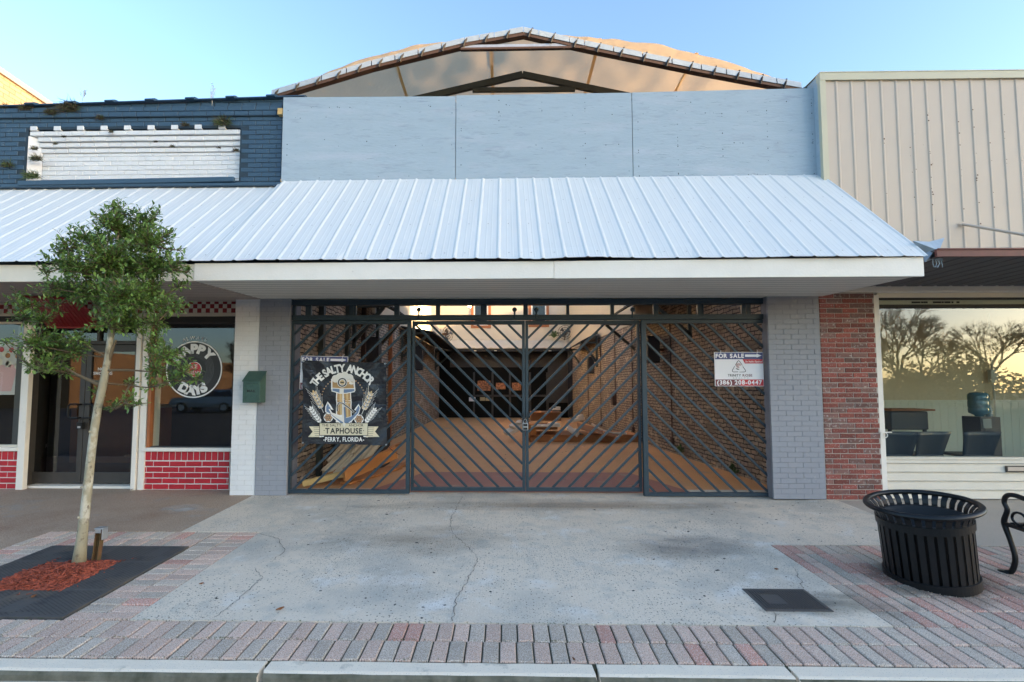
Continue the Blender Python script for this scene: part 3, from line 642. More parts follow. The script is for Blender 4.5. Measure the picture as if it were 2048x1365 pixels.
def soff(x0, x1, dz, m):
    mb = MB(); mb.add([(x0,YFa+.02,zb_+.02+dz),(x1,YFa+.02,zb_+.02+dz),(x1,6.75,2.692+dz),(x0,6.75,2.692+dz),(x0,YFa+.02,zb_+.05+dz),(x1,YFa+.02,zb_+.05+dz),(x1,6.75,2.71+dz),(x0,6.75,2.71+dz)],
        [(0,1,2,3),(4,7,6,5),(0,4,5,1),(1,5,6,2),(2,6,7,3),(3,7,4,0)])
    k = YFa+.15
    while k < 6.7:                                    # board joints
        t_ = (k-YFa)/(6.75-YFa); z = (zb_+.02)*(1-t_)+2.692*t_+dz; mb.box(x0+.01, x1-.01, k, k+.004, z-.0015, z+.002, 1); k += .14
    return mb.build('soffit', [m, 'dark'], aw)
mb = None
soff(-3.36, XA1-.03, 0, 'soffit'); lab(soff(XA0, -3.37, -.006, 'soffit_brown'), 'darker taupe soffit over the ice cream shop')
mb = MB(); mb.add([(XA1-.05, YFa+.03, zt), (XA1-.05, 6.4, 4.27), (XA1-.05, 6.4, 2.72), (XA1-.05, YFa+.03, zb_+.055), (XA1-.03, YFa+.03, zt), (XA1-.03, 6.4, 4.27), (XA1-.03, 6.4, 2.72), (XA1-.03, YFa+.03, zb_+.055)],
    [(0,1,2,3),(7,6,5,4),(0,4,5,1),(1,5,6,2),(2,6,7,3),(3,7,4,0)]); mb.build('gable_end', 'cream', aw)
for px, py in ((970,578),(1190,579),(1383,577)):
    t_ = .55; y = 5.6; p = A(px, py, y)
    for _ in range(8): y = YFa + (p.z-(zb_+.02))/(2.692-zb_-.02)*(6.75-YFa); y = .5*y+.5*p.y; p = A(px, py, y)
    z = (zb_+.02) + (2.692-zb_-.02)*(y-YFa)/(6.75-YFa)
    mb = MB(); mb.lathe([(.075,0),(.078,-.006),(.055,-.010),(.050,-.004),(.0001,-.003)], (p.x, y, z-.001), 24); dl = mb.build('downlight', 'screw', aw, smooth=True)
    mb = MB(); mb.lathe([(.048,-.0055),(.0001,-.0055)], (p.x, y, z-.001), 20); mb.build('lens', 'cream', dl)
# torn flashing at the right end
mb = MB(); q = [(1826,482),(1858,484),(1889,476),(1880,498),(1886,522),(1866,519),(1850,525),(1846,508)]
pts = [A(px, py, 4.97+.05*(i % 3)) for i, (px, py) in enumerate(q)]; c = sum(pts, Vector())/len(pts); c.y -= .05
mb.add([c]+pts, [(0, i+1, (i+1) % 8+1) for i in range(8)]); mb.add([p+Vector((0,.006,0)) for p in [c]+pts], [(0, (i+1) % 8+1, i+1) for i in range(8)])
for k in range(5):
    p = A(1866+k*4, 518, 5.0); mb.tube([p, p+Vector((random.uniform(-.02,.03),0,-.05)), p+Vector((random.uniform(-.03,.05),0,-.09))], .004, 5)
tag(mb.build('metal_flashing', 'foil'), 'crumpled torn piece of white flashing hanging at the awning corner', 'flashing')

# ================================================================== GATES
GY = 6.60
def P2(px, py, y=GY): p = A(px, py, y); return p.x, p.z
def clip45(x0, x1, z0, z1, c, s):
    # line z = s*x + c inside the rectangle
    pts = []
    for x in (x0, x1):
        z = s*x+c
        if z0-1e-6 <= z <= z1+1e-6: pts.append((x, z))
    for z in (z0, z1):
        x = (z-c)/s
        if x0-1e-6 <= x <= x1+1e-6: pts.append((x, z))
    pts = sorted(set((round(a, 5), round(b, 5)) for a, b in pts))
    return (pts[0], pts[-1]) if len(pts) >= 2 else None
def gate(name, label, xl, xr, z0, z1, wl, wr, s, phase, y, rail=.05, grp='panels of the sliding security gate', slope=1.0, anchor=None):
    g = empty(name, label, 'gate', ((xl+xr)/2, y, z0), grp)
    mb = MB(); mb.box(xl, xl+wl, y-.03, y+.03, z0, z1); mb.box(xr-wr, xr, y-.03, y+.03, z0, z1)
    mb.box(xl+wl, xr-wr, y-.028, y+.028, z0, z0+rail); mb.box(xl+wl, xr-wr, y-.028, y+.028, z1-rail, z1); mb.build('frame', 'gate', g, bevel=.003)
    a, b, c, d = xl+wl, xr-wr, z0+rail, z1-rail
    ax = a if s > 0 else b
    k = -30
    while k < 40:
        off = phase + k*.2165; c_ = off - s*slope*ax
        r_ = clip45(a, b, c, d, c_, s*slope)
        if r_:
            (xa, za), (xb, zb2) = r_
            if math.hypot(xb-xa, zb2-za) > .1:
                p = Vector((xa, y, za)); q = Vector((xb, y, zb2)); t = (q-p).normalized()
                mb = MB(); mb.bar(p-t*.005, q+t*.005, .030, .030); mb.build('bar', 'gate', g, bevel=.002)
        k += 1
    return g
xl0 = P2(573,800)[0]; xm1 = P2(821,800)[0]; xc = P2(1051,800)[0]; xm2 = P2(1284,800)[0]; xr0 = P2(1544,800)[0]
zt1 = P2(1051,630)[1]; 
GT = 2.385
ph = lambda px, py: P2(px, py)[1]
gate('security_gate', 'fixed left security gate panel of slanting bars carrying the black banner', xl0, xm1, .02, GT, .092, .050, +1, ph(586,888), GY)
gate('security_gate', 'left middle sliding gate leaf whose bars slope down to the lock box', xm1+.006, xc-.003, .045, GT, .034, .040, -1, ph(1045,865), GY+.07)
gate('security_gate', 'right middle sliding gate leaf whose bars rise to the right from the lock box', xc+.003, xm2-.004, .045, GT, .040, .034, +1, ph(1057,865), GY+.07)
gate('security_gate', 'fixed right security gate panel of slanting bars carrying the for sale sign', xm2, xr0, -.0, GT, .065, .085, -1, ph(1531,888), GY)
# header
hd = empty('gate_header', 'dark steel track header with short pickets and rollers above the gate panels', 'gate header', ((xl0+xr0)/2, GY, GT))
mb = MB(); mb.box(xl0-.03, xr0+.04, GY-.05, GY+.07, 2.60, 2.672); mb.build('top_beam', 'gate', hd, bevel=.003)
mb = MB(); mb.box(xl0, xr0, GY-.045, GY+.05, GT+.003, GT+.072); mb.build('track', 'gate', hd, bevel=.003)
for px, wd in ((590,6),(618,11),(704,9),(711,4),(794,10),(876,8),(967,11),(1051,9),(1135,6),(1224,7),(1311,10),(1399,10),(1404,4),(1486,8),(1496,8),(1527,8)):
    x = P2(px, 620)[0]; hw = wd/960*6.6/2
    mb = MB(); mb.box(x-hw, x+hw, GY-.025, GY+.025, GT+.075, 2.60); mb.build('picket', 'gate', hd, bevel=.002)
for px in (839,1029,1072,1263):
    x, z = P2(px, 621); mb = MB(); mb.sphere((x, GY-.055, z), .033, sq=(1,.6,1)); mb.box(x-.012, x+.012, GY-.05, GY-.04, GT+.02, z); mb.build('roller', 'gate', hd, smooth=True)
# lock box and chain
p = A(1050.5, 853, 6.58); t = empty('lock_box', 'small grey key lock box hanging where the middle gate leaves meet', 'lock box', (p.x, 6.58, p.z-.05))
mb = MB(); mb.box(p.x-.038, p.x+.038, 6.56, 6.62, p.z-.055, p.z+.045); mb.build('case', 'galv', t, bevel=.008)
mb = MB(); mb.box(p.x-.028, p.x+.028, 6.553, 6.559, p.z-.045, p.z-.015); mb.box(p.x-.028, p.x+.028, 6.553, 6.559, p.z+.0, p.z+.035); mb.build('keypad', 'blackmatte', t)
mb = MB(); mb.tube([(p.x+.024*math.cos(a), 6.59, p.z+.045+.05*math.sin(a)) for a in [math.pi*i/8 for i in range(9)]], .005, 6); mb.build('shackle', 'galv', t)
mb = MB()
for i in range(9):
    c = Vector((p.x + .05*math.sin(i*1.7), 6.585, p.z+.06+i*.014)); mb.tube([c+Vector((.017*math.cos(a), .006*math.sin(a*2), .013*math.sin(a))) for a in [2*math.pi*k/8 for k in range(9)]], .0035, 5, cap=False)
tag(mb.build('chain', 'blackmatte'), 'short dark chain wrapped round the middle gate posts above the lock box', 'chain')

# ================================================================== BANNER
BY = 6.535
def bxy(zx, zy):
    q = A(590+zx/6.2045, 700+zy/6.2045, BY); return q.x, q.z
TLc = bxy(100,130); TRc = bxy(1138,160); BRc = bxy(1150,1190); BLc = bxy(92,1165)
def b_disp(x, z):
    u = (x-TLc[0])/(TRc[0]-TLc[0]); v = (TLc[1]-z)/(TLc[1]-BLc[1])
    d = .008*noise.noise((u*3, v*3, 2)) + .012*math.exp(-((u-v*.9)/.05)**2)*max(0, 1-v*1.4)*math.sin(u*9+.3) + .008*math.exp(-((v-.52-.03*math.sin(u*7))/.03)**2) + .007*math.exp(-((v-.27-.1*(u-.7))/.025)**2)*(u > .55)
    d += .009*math.sin((u-v)*26)*math.exp(-((u+v)*2.2)**2) + .008*math.sin((u+v)*22)*math.exp(-(((1-u)+v)*2.4)**2) + .008*math.sin((u+v)*22)*math.exp(-(((1-u)+(1-v))*2.6)**2)
    return BY - .018 + d*1.9
bn = empty('vinyl_banner', 'black vinyl banner with anchor and beer glass emblem tied to left gate panel', 'banner', ((TLc[0]+TRc[0])/2, BY, BRc[1]))
mb = MB(); NB = 60
for j in range(NB+1):
    for i in range(NB+1):
        u, v = i/NB, j/NB
        x = (TLc[0]*(1-u)+TRc[0]*u)*(1-v)+(BLc[0]*(1-u)+BRc[0]*u)*v; z = (TLc[1]*(1-u)+TRc[1]*u)*(1-v)+(BLc[1]*(1-u)+BRc[1]*u)*v
        z += .012*math.sin(math.pi*u)*(v-.5)*2*.6; x += .006*math.sin(math.pi*v)*(1-2*u)
        mb.v.append(Vector((x, b_disp(x, z), z)))
for j in range(NB):
    for i in range(NB): a = j*(NB+1)+i; mb.f.append((a, a+NB+1, a+NB+2, a+1)); mb.m.append(0)
mb.build('sheet', 'vinyl', bn, smooth=True)
art = MB(); INK = ['ink_w','ink_k','ink_cream','ink_beer','ink_wheat','ink_hop','ink_blue','ink_foam']
def b3(zx, zy, layer):
    x, z = bxy(zx, zy); return Vector((x, b_disp(x, z) - .0025 - layer*.0007, z))
def flip(shapes, cy2=None): return shapes
def bt(shapes): return [([(p[0], -p[1]) for p in v], [tuple(reversed(f)) for f in fs]) for v, fs in shapes]
ML = 30
flat(art, bt(arc2d('THE SALTY ANCHOR', 607, -674, 400, 90, -57, 53, bold=.045, fat=.80)), b3, 3, 0, ML)
# dotted ring
for a in list(range(-78, -30, 8)) + list(range(26, 78, 8)) : flat(art, [poly(ringpoly(607+268*math.sin(R(a)), 610-268*math.cos(R(a)), 9, 8))], b3, 1, 5, ML)
# beer glass, foam, anchor
flat(art, [poly([(452,360),(738,360),(755,490),(700,530),(712,900),(512,900),(520,530),(455,490)])], b3, 0, 0, ML)
flat(art, [poly([(470,372),(724,372),(738,480),(690,520),(700,885),(528,885),(532,520),(470,480)])], b3, 1, 3, ML)
for x0 in (560, 640): flat(art, [poly([(x0,540),(x0+26,540),(x0+30,880),(x0+8,880)])], b3, 2, 4, ML)
foam = [ringpoly(510,360,48,16),ringpoly(560,330,45,16),ringpoly(620,325,52,16),ringpoly(680,350,50,16),ringpoly(705,390,42,16),ringpoly(600,360,60,16)]
flat(art, [poly([(p[0]*1.0, p[1]) for p in f]) for f in foam], b3, 2, 7, ML)
flat(art, [poly(ringpoly(592,405,62,24))], b3, 3, 0, ML); flat(art, [poly(ringpoly(592,405,55,24))], b3, 4, 1, ML); flat(art, [poly(ringpoly(592,405,40,24))], b3, 5, 7, ML); flat(art, [poly(ringpoly(592,405,30,20))], b3, 6, 4, ML)
flat(art, [poly([(570,398),(614,398),(614,412),(570,412)])], b3, 7, 1, ML)
flat(art, [poly([(462,470),(560,478),(640,480),(745,476),(758,500),(745,525),(640,545),(560,545),(462,515)])], b3, 5, 0, ML)
flat(art, [poly([(474,480),(560,487),(640,490),(738,486),(746,502),(736,516),(640,535),(560,535),(474,506)])], b3, 6, 6, ML)
flat(art, [poly([(560,487),(612,487),(612,540),(560,538)])], b3, 7, 7, ML)
flat(art, [poly([(596,545),(612,545),(640,830),(618,960),(590,830)])], b3, 6, 7, ML)
flat(art, [poly([(612,600),(622,600),(640,830),(618,955)])], b3, 7, 6, ML)
flat(art, [poly([(415,640),(382,700),(384,770),(430,800),(520,880),(618,960),(720,880),(800,790),(820,720),(795,670),(740,745),(775,760),(720,820),(640,840),(618,800),(560,810),(470,780),(440,735),(485,745)])], b3, 3, 0, ML)
flat(art, [poly([(413,662),(394,705),(398,765),(440,790),(520,862),(614,940),(614,850),(560,830),(462,795),(424,735),(455,735)])], b3, 4, 6, ML)
flat(art, [poly([(796,690),(810,722),(790,785),(710,872),(622,940),(622,850),(700,830),(770,775),(790,755),(760,748)])], b3, 4, 6, ML)
flat(art, [poly([(440,760),(520,812),(612,850),(612,905),(520,845),(452,795)])], b3, 5, 7, ML)
rope = [(535,760),(530,690),(560,655),(600,665),(650,700),(700,740),(740,780)]
flat(art, [stroke(rope, 22)], b3, 8, 0, ML); flat(art, [stroke(rope, 14)], b3, 9, 1, ML)
# wheat ears
def grain(cx, cy, l, wd, ang, layer, mi): 
    c, s = math.cos(ang), math.sin(ang); p = [(0,-l/2),(wd/2,-l*.1),(wd*.4,l*.3),(0,l/2),(-wd*.4,l*.3),(-wd/2,-l*.1)]
    flat(art, [poly([(cx+a*c-b*s, cy+a*s+b*c) for a, b in p])], b3, layer, mi, ML)
def ear(x0, y0, x1, y1, n, size, mi, awn=True):
    dx, dy = x1-x0, y1-y0; L = math.hypot(dx, dy); ux, uy = dx/L, dy/L; base = math.atan2(uy, ux)+math.pi/2
    flat(art, [stroke([(x0-ux*90, y0-uy*90), (x1, y1)], 5)], b3, 1, 0, ML)
    for i in range(n):
        t = i/(n-1); cx, cy = x0+dx*t, y0+dy*t
        for sd in (-1, 1):
            grain(cx-uy*sd*size*.45, cy+ux*sd*size*.45, size*1.25, size*.62, base+sd*.5, 2, 0 if mi != 0 else 0); grain(cx-uy*sd*size*.45, cy+ux*sd*size*.45, size*1.0, size*.42, base+sd*.5, 3, mi)
            if awn: flat(art, [stroke([(cx-uy*sd*size*.6, cy+ux*sd*size*.6), (cx+ux*size*2.2-uy*sd*size*1.5, cy+uy*size*2.2+ux*sd*size*1.5)], 3)], b3, 1, 0, ML)
    grain(x1+ux*size*.5, y1+uy*size*.5, size*1.1, size*.5, base, 3, mi)
ear(325, 700, 248, 540, 5, 46, 4); ear(868, 720, 940, 550, 5, 46, 4)
ear(310, 880, 205, 730, 6, 36, 0); ear(895, 880, 995, 745, 6, 36, 0)
for cx, cy in ((420,840),(800,860)):
    flat(art, [poly(ringpoly(cx, cy, 58, 14))], b3, 2, 0, ML)
    for i in range(7):
        a = i*6.28/6; rr = 0 if i == 6 else 32
        flat(art, [poly(ringpoly(cx+rr*math.cos(a), cy+rr*math.sin(a), 19, 10))], b3, 3, 1, ML); flat(art, [poly(ringpoly(cx+rr*math.cos(a), cy+rr*math.sin(a), 15, 10))], b3, 4, 5, ML)
# ribbon
for sg in (-1, 1):
    X_ = lambda d: 612 + sg*d
    flat(art, [poly([(X_(270),950),(X_(430),950),(X_(385),1015),(X_(440),1080),(X_(270),1080)])], b3, 4, 2, ML)
    for k in range(5): flat(art, [stroke([(X_(285),965+k*24),(X_(375-k*4),967+k*24)], 4)], b3, 5, 1, ML)
    flat(art, [poly([(X_(240),1060),(X_(300),1060),(X_(300),1085),(X_(250),1078)])], b3, 4, 0, ML)
flat(art, [poly([(308,905),(915,905),(915,1065),(308,1065)])], b3, 6, 1, ML); flat(art, [poly([(316,912),(908,912),(908,1057),(316,1057)])], b3, 7, 2, ML)
flat(art, bt(text2d('THE SALTY', 462, -950, 30, 240, .01)), b3, 9, 1, ML); flat(art, bt(text2d('ANCHOR', 765, -950, 30, 180, .01)), b3, 9, 1, ML)
flat(art, bt(text2d('TAPHOUSE', 612, -1036, 64, 460, .03)), b3, 9, 1, ML)
for x0 in (368, 860): flat(art, [poly(ringpoly(x0, 1000, 6, 8))], b3, 9, 1, ML)
flat(art, [poly([(612,900),(640,912),(618,962),(596,912)])], b3, 8, 7, ML)
flat(art, bt(text2d('-PERRY, FLORIDA-', 612, -1135, 52, 505, .018)), b3, 3, 0, ML)
art.build('print', INK, bn)
mb = MB()
for c in (TLc, TRc, BRc, BLc): x = c[0]+(.015 if c[0] < -2 else -.015); z = c[1]+(.015 if c[1] < 1 else -.015); mb.lathe([(.004,0),(.011,0),(.012,.004),(.004,.004)], (x, b_disp(x, z)-.004, z), 12, mtx=Matrix.Rotation(R(90), 3, 'X'))
mb.build('grommet', 'galv', bn)
mb = MB(); mb.tube([Vector((BRc[0]-.01, BY-.02, BRc[1]+.01)), Vector((BRc[0]+.07, BY, BRc[1]-.07)), Vector((BRc[0]+.15, BY+.05, BRc[1]-.13))], .004, 5); mb.build('cord', 'blackmatte', bn)

# ================================================================== FOR SALE SIGNS
SW, SH = .655, .462
def sale_sign(loc, label):
    s = empty('for_sale_sign', label, 'sign', loc, 'for sale signs on the gate')
    ox, oy, oz = loc
    mb = MB(); mb.box(ox, ox+SW, oy-.004, oy+.004, oz, oz+SH); mb.build('board', 'sign_w', s)
    a = MB(); kx = SW/1255; kz = SH/930
    f3 = lambda x, y, l: Vector((ox + x*kx, oy-.0055-l*.0006, oz+SH+y*kz))
    flat(a, [poly([(14,-12),(1243,-12),(1243,-195),(14,-195)])], f3, 0, 1)
    flat(a, bt2(text2d('FOR SALE', 395, -155, 105, 730, .04)), f3, 1, 0)
    flat(a, [poly([(790,-65),(1085,-65),(1085,-45),(1215,-95),(1085,-150),(1085,-130),(790,-130)])], f3, 1, 0)
    flat(a, [poly([(720,-196),(1243,-196),(1243,-312),(780,-312)])], f3, 0, 2)
    flat(a, bt2(text2d('Se habla Espanol', 1005, -282, 48, 430, .012, skew=.2)), f3, 1, 0); flat(a, [stroke([(1130,-222),(1145,-216),(1158,-222)], 6)], f3, 1, 0)
    for i in range(3):
        ang = i*120
        seg = [(0,-160),(-45,-120),(-85,-50)] if 0 else None
        pts = [(-85,-70),(-25,-180+0),(0,-195),(25,-180),(95,-65)]
        q = []
        for x, y in pts:
            c, s_ = math.cos(R(ang)), math.sin(R(ang)); y = y; q.append((620 + x*c-y*s_, -430 - (x*s_+y*c)))
        flat(a, [stroke(q, [14,16,16,16,10])], f3, 1, 3)
    for r_ in (62, 44, 26, 10): flat(a, [ringband(615, -370, r_-5, r_+5, 20, 20*r_, 20*r_+290)], f3, 2, 4 if r_ != 44 else 3)
    flat(a, [poly([(540,-440),(600,-455),(640,-490),(590,-480),(550,-462)])], f3, 2, 3)
    flat(a, bt2(text2d('TRINITY', 500, -665, 62, 340, .018)), f3, 1, 3); flat(a, bt2(text2d('ROSE', 835, -665, 62, 250, .018)), f3, 1, 5)
    flat(a, bt2(text2d('REALTY', 665, -725, 34, 400, .0, track=.7)), f3, 1, 6)
    flat(a, [poly([(14,-745),(640,-745),(640,-918),(14,-918)])], f3, 0, 5); flat(a, [poly([(640,-745),(1243,-745),(1243,-918),(640,-918)])], f3, 0, 2)
    flat(a, bt2(text2d('(386) 208-0447', 628, -880, 108, 1150, .035)), f3, 1, 0)
    a.build('print', ['sign_w','sign_navy','sign_red','ink_k','rose','sign_mar','screw'], s)
    mb = MB(); 
    for x in (.08, SW-.08): mb.tube([(ox+x, oy-.006, oz+SH-.02), (ox+x+.01, oy-.008, oz+SH+.02), (ox+x+.02, oy+.03, oz+SH+.03)], .003, 5)
    mb.build('tie', 'sign_w', s)
    return s
bt2 = lambda sh: sh
p = A(1430, 773, 6.55); ss = sale_sign((p.x, 6.55, p.z), 'realty for sale sign in full view on the right gate panel')
p = A(600, 779, 6.575); s2 = copy_tree(ss); s2.location = (p.x, 6.562, p.z); s2.rotation_euler = (0, R(1.2), 0); s2['label'] = 'for sale sign mostly hidden behind the top left of the black banner'

# ================================================================== ICE CREAM SHOP (left)
shop = empty('ice_cream_shop', 'ice cream storefront with navy brick parapet, white recessed panel and red brick bulkheads', 'building', (-6, 6.9, 0))
YN = 6.50
ntop = lambda x: 5.46 + (x+7.2)*.0225
# navy wall: the parapet, with the recessed white panel
PX_0, PX_1, PZ0, PZ1 = -6.76, -3.73, 4.36, 5.10
mb = MB(); mb.box(-9.5, XL-.01, YN+.13, YN+.30, 2.72, 5.3, 1); 
for a in ((-9.5, PX_0-.01, 2.72, 5.40), (PX_1+.01, XL-.006, 2.72, 5.50), (PX_0-.01, PX_1+.01, 5.12, 5.43), (PX_0-.01, PX_1+.01, 2.72, 4.355)): mb.box(a[0], a[1], YN+.006, YN+.129, a[2], a[3], 1)
brickwall(mb, -9.5, XL-.006, 4.20, 5.6, YN, lambda: 0, joint=.007, rough_edge=.006, topf=lambda x: ntop(x)-.02, ch=.005, skip=lambda a, b, z, zt: b > PX_0+.02 and a < PX_1-.02 and zt > PZ0 and z < PZ1+.01)
mb.box(PX_0-2.7, XL-.01, YN-.022, YN+.02, 5.275, 5.282, 1)
k = 0; x = -9.4
while x < XL-.25: mb.brick(x, x+.196, 5.285, min(ntop(x)-.09, 5.352), YN-.022, .03, .005, 0); mb.brick(x+.1, x+.296 if x+.296 < XL-.01 else XL-.01, 5.357, min(ntop(x)-.02, 5.425), YN-.022, .03, .005, 0); x += .2
pw = mb.build('parapet_wall', ['navy', 'navy_dark'], shop)
mb = MB(); mb.box(PX_0, PX_1, YN+.115, YN+.128, PZ0, PZ1+.03, 1)
zs = [PZ1-.072*i for i in range(5)]
for i in range(4):
    yy = YN + .012 + .026*i
    brickwall(mb, PX_0+(.10 if i else .0), PX_1, zs[i+1]+.006, zs[i], yy, lambda: 0, bh=.066, joint=.005, d=.02, rough_edge=.004)
    mb.box(PX_0+(.10 if i else .0), PX_1, yy+.012, YN+.115, zs[i+1]+.008, zs[i]-.002, 0)
brickwall(mb, PX_0+.12, PX_1, PZ0, zs[4], YN+.105, lambda: 0, joint=.004, rough_edge=.002, d=.012)
mb.add([(PX_0, YN+.004, PZ0), (PX_0+.12, YN+.105, PZ0), (PX_0+.12, YN+.105, zs[1]), (PX_0, YN+.004, zs[1])], [(0,1,2,3)])
for i in range(9):
    x = PX_0 + .02 + i*.338
    mb.brick(x, x+.10, PZ1+.004, PZ1+.068, YN-.003, .04, .005, 0)
lab(mb.build('corbelled_panel', ['wbrick', 'wmortar'], shop), 'white painted recessed brick panel with stepped courses')
# coping tiles
x = -9.6; i = 0
while x < -2.86:
    x1 = min(x+.573, -2.80); z = ntop(x)
    mb = MB(); 
    arc = [(.15*math.cos(a), .055*math.sin(a)) for a in [math.pi*k/10 for k in range(11)]]
    def half(xa, xb, za, zb, s, mb=mb):
        o = len(mb.v)
        for xx, zz in ((xa, za), (xb, zb)):
            for (cy, cz) in arc: mb.v.append(Vector((xx, YN+.10+cy*s, zz+cz*s)))
        for k in range(10): mb.f.append((o+k, o+k+1, o+12+k, o+11+k)); mb.m.append(0)
        mb.f.append(tuple(o+k for k in range(11))); mb.m.append(0); mb.f.append(tuple(o+11+k for k in range(11))[::-1]); mb.m.append(0)
        mb.f.append((o, o+11, o+21, o+10)); mb.m.append(0)
    half(x, x1, z-.02, ntop(x1)-.02, 1.0); half(x-.03, x+.09, z-.022, z-.019, 1.25)
    mb.build('coping_tile', 'navy', shop); x += .573; i += 1
mb = MB(); mb.box(-9.5, XL+.18, YN-.06, YN-.002, 4.255, 4.30); mb.bar((-6.8, YN-.05, 4.31), (-3.75, YN-.05, 4.345), .07, .05, up=(0,1,0)); mb.build('flashing', 'navy', shop, bevel=.01)
# white end pillar
YW = 6.53
pillar(A(465,800,YW).x, A(514.5,800,YW).x-.002, YW, shop, 'wbrick', 'wmortar', lb='white painted brick pillar beside the mailbox', depth=.30)
YS = 6.87
sx = lambda px, Y=YS, py=800: A(px, py, Y).x
sz = lambda py, Y=YS, px=380: A(px, py, Y).z
xW0, xW1 = sx(296), sx(466.5); xD0, xD1 = sx(52), sx(286); xP = sx(46)
zs_top, zs_bot = sz(647), sz(893)
# red brick bulkheads with a soldier course
def bulkhead(x0, x1, lb):
    mb = MB(); mb.box(x0, x1, YS+.012, YS+.14, -.05, .545, 1)
    n = max(1, int(round((x1-x0)/.090))); wv = (x1-x0)/n
    for k in range(n): mb.brick(x0+k*wv+.006, x0+(k+1)*wv-.006, .415, .535, YS, .03, .006, 0)
    z = 0.0; row = 0
    while z < .39:
        x = x0 - (.12 if row % 2 else .02)
        while x < x1:
            a, b = max(x, x0), min(x+.235, x1)
            if b-a > .03: j = random.uniform(-.002, .002); mb.brick(a+.006, b-.006, z+.006+j, z+.073+j*.5, YS+random.uniform(-.002,.002), .03, .006, 0)
            x += .235
        z += .081; row += 1
    lab(mb.build('bulkhead_wall', ['redb', 'whitem'], shop), lb)
bulkhead(sx(282), sx(460)+.02, 'glossy red brick bulkhead under the record window'); bulkhead(-9.5, sx(45)+.0, 'glossy red brick bulkhead under the poster window')
# window with the record decal
def window(par, x0, x1, z0, z1, Y, fm, gl, fr=.045, lb=None):
    mb = MB(); mb.box(x0, x0+fr, Y-.03, Y+.05, z0, z1); mb.box(x1-fr, x1, Y-.03, Y+.05, z0, z1); mb.box(x0+fr, x1-fr, Y-.03, Y+.05, z0, z0+fr); mb.box(x0+fr, x1-fr, Y-.03, Y+.05, z1-fr, z1)
    wn = mb.build('window', fm, par, bevel=.004)
    if lb: lab(wn, lb)
    g = MB(); g.box(x0+fr, x1-fr, Y+.01, Y+.016, z0+fr, z1-fr); g.build('glass', gl, wn); return wn
wn = window(shop, xW0+.02, xW1, .60, 2.40, YS+.02, 'bronze', 'glass', .012, 'shop window with a round record decal')
mb = MB(); mb.box(xW0-.02, xW1+.02, YS-.05, YS+.06, .545, .598); mb.build('sill', 'white', wn, bevel=.004)
mb = MB(); mb.box(xW0+.02, xW0+.06, YS-.025, YS+.05, .60, 2.40); mb.build('wood_stop', 'orangew', wn)
mb = MB(); mb.box(xW0-.01, xW1, YS-.012, YS+.05, 2.40, 2.49); mb.build('head', 'blackmatte', wn)
# decal
dY = YS + .028
dc = A(388.2, 739.4, dY); dr = 58.4/FOC*dY*.985
d3 = lambda x, y, l: Vector((dc.x+x*dr, dY-.0015-l*.0006, dc.z+y*dr))
a = MB()
flat(a, [poly(ringpoly(0, 0, .97, 48))], d3, 0, 1); flat(a, [ringband(0, 0, .955, 1.0, 64)], d3, 1, 0)
for rr in (.45,.5,.55,.6,.65,.7): flat(a, [ringband(0, 0, rr-.004, rr, 48)], d3, 1, 3)
flat(a, [poly(ringpoly(0, 0, .25, 32))], d3, 1, 2); flat(a, [ringband(0, 0, .25, .272, 40)], d3, 2, 0)
flat(a, arc2d('HAPPY', 0, 0, .585, .29, -64, 58, bold=.07, fat=1.12), d3, 2, 0); flat(a, arc2d('DAYS', 0, 0, .87, .29, 214, 146, bold=.07, bottom=True, fat=1.15), d3, 2, 0)
flat(a, arc2d('ALWAYS', 0, 0, 1.06, .115, -24, 22, bold=.01), d3, 2, 0)
flat(a, text2d('ICE', 0, .04, .13, .24, .01), d3, 3, 0); flat(a, text2d('CREAM', 0, -.17, .12, .38, .01), d3, 3, 0)
a.build('window_decal', ['ink_w', 'ink_k', 'sign_red', 'screw'], wn)
# left window with poster
wl = window(shop, -9.4, sx(45), .60, 2.42, YS+.02, 'cream', 'glass', .03, 'shop window with a pale dessert poster')
mb = MB(); mb.box(-9.5, sx(45)+.01, YS-.05, YS+.06, .545, .598); mb.build('sill', 'white', wl, bevel=.004)
mb = MB(); mb.box(-9.5, sx(45), YS-.014, YS+.05, 2.42, 2.53); mb.build('head', 'blackmatte', wl)
pz0, pz1 = A(20,790,YS).z, A(20,684,YS).z; px1 = A(41,740,YS).x
a = MB(); a.box(px1-1.0, px1, YS+.040, YS+.044, pz0, pz1, 0)
p3 = lambda x, y, l: Vector((x, YS+.0375-l*.0006-(0), y))
flat(a, [poly([(px1-.09, pz0+.12),(px1-.005, pz0+.14),(px1-.005, pz1-.28),(px1-.11, pz1-.32)])], p3, 0, 2)
flat(a, [poly([(px1-.36, pz0+.05),(px1-.16, pz0+.05),(px1-.09, pz0+.40),(px1-.42, pz0+.40)])], p3, 1, 1)
for k in range(8): flat(a, [poly(ringpoly(px1-.40+.045*k, pz0+.44+.05*math.sin(k*2.3), .05, 10))], p3, 2, [0, 3, 1][k % 3])
for k in range(6): flat(a, [poly(ringpoly(px1-.34+.05*k, pz1-.16+.05*math.cos(k*1.9), .04, 9))], p3, 2, [2, 3, 4][k % 3])
a.build('poster', ['poster_w', 'pink', 'sign_red', 'scrap', 'cardboard'], wl)
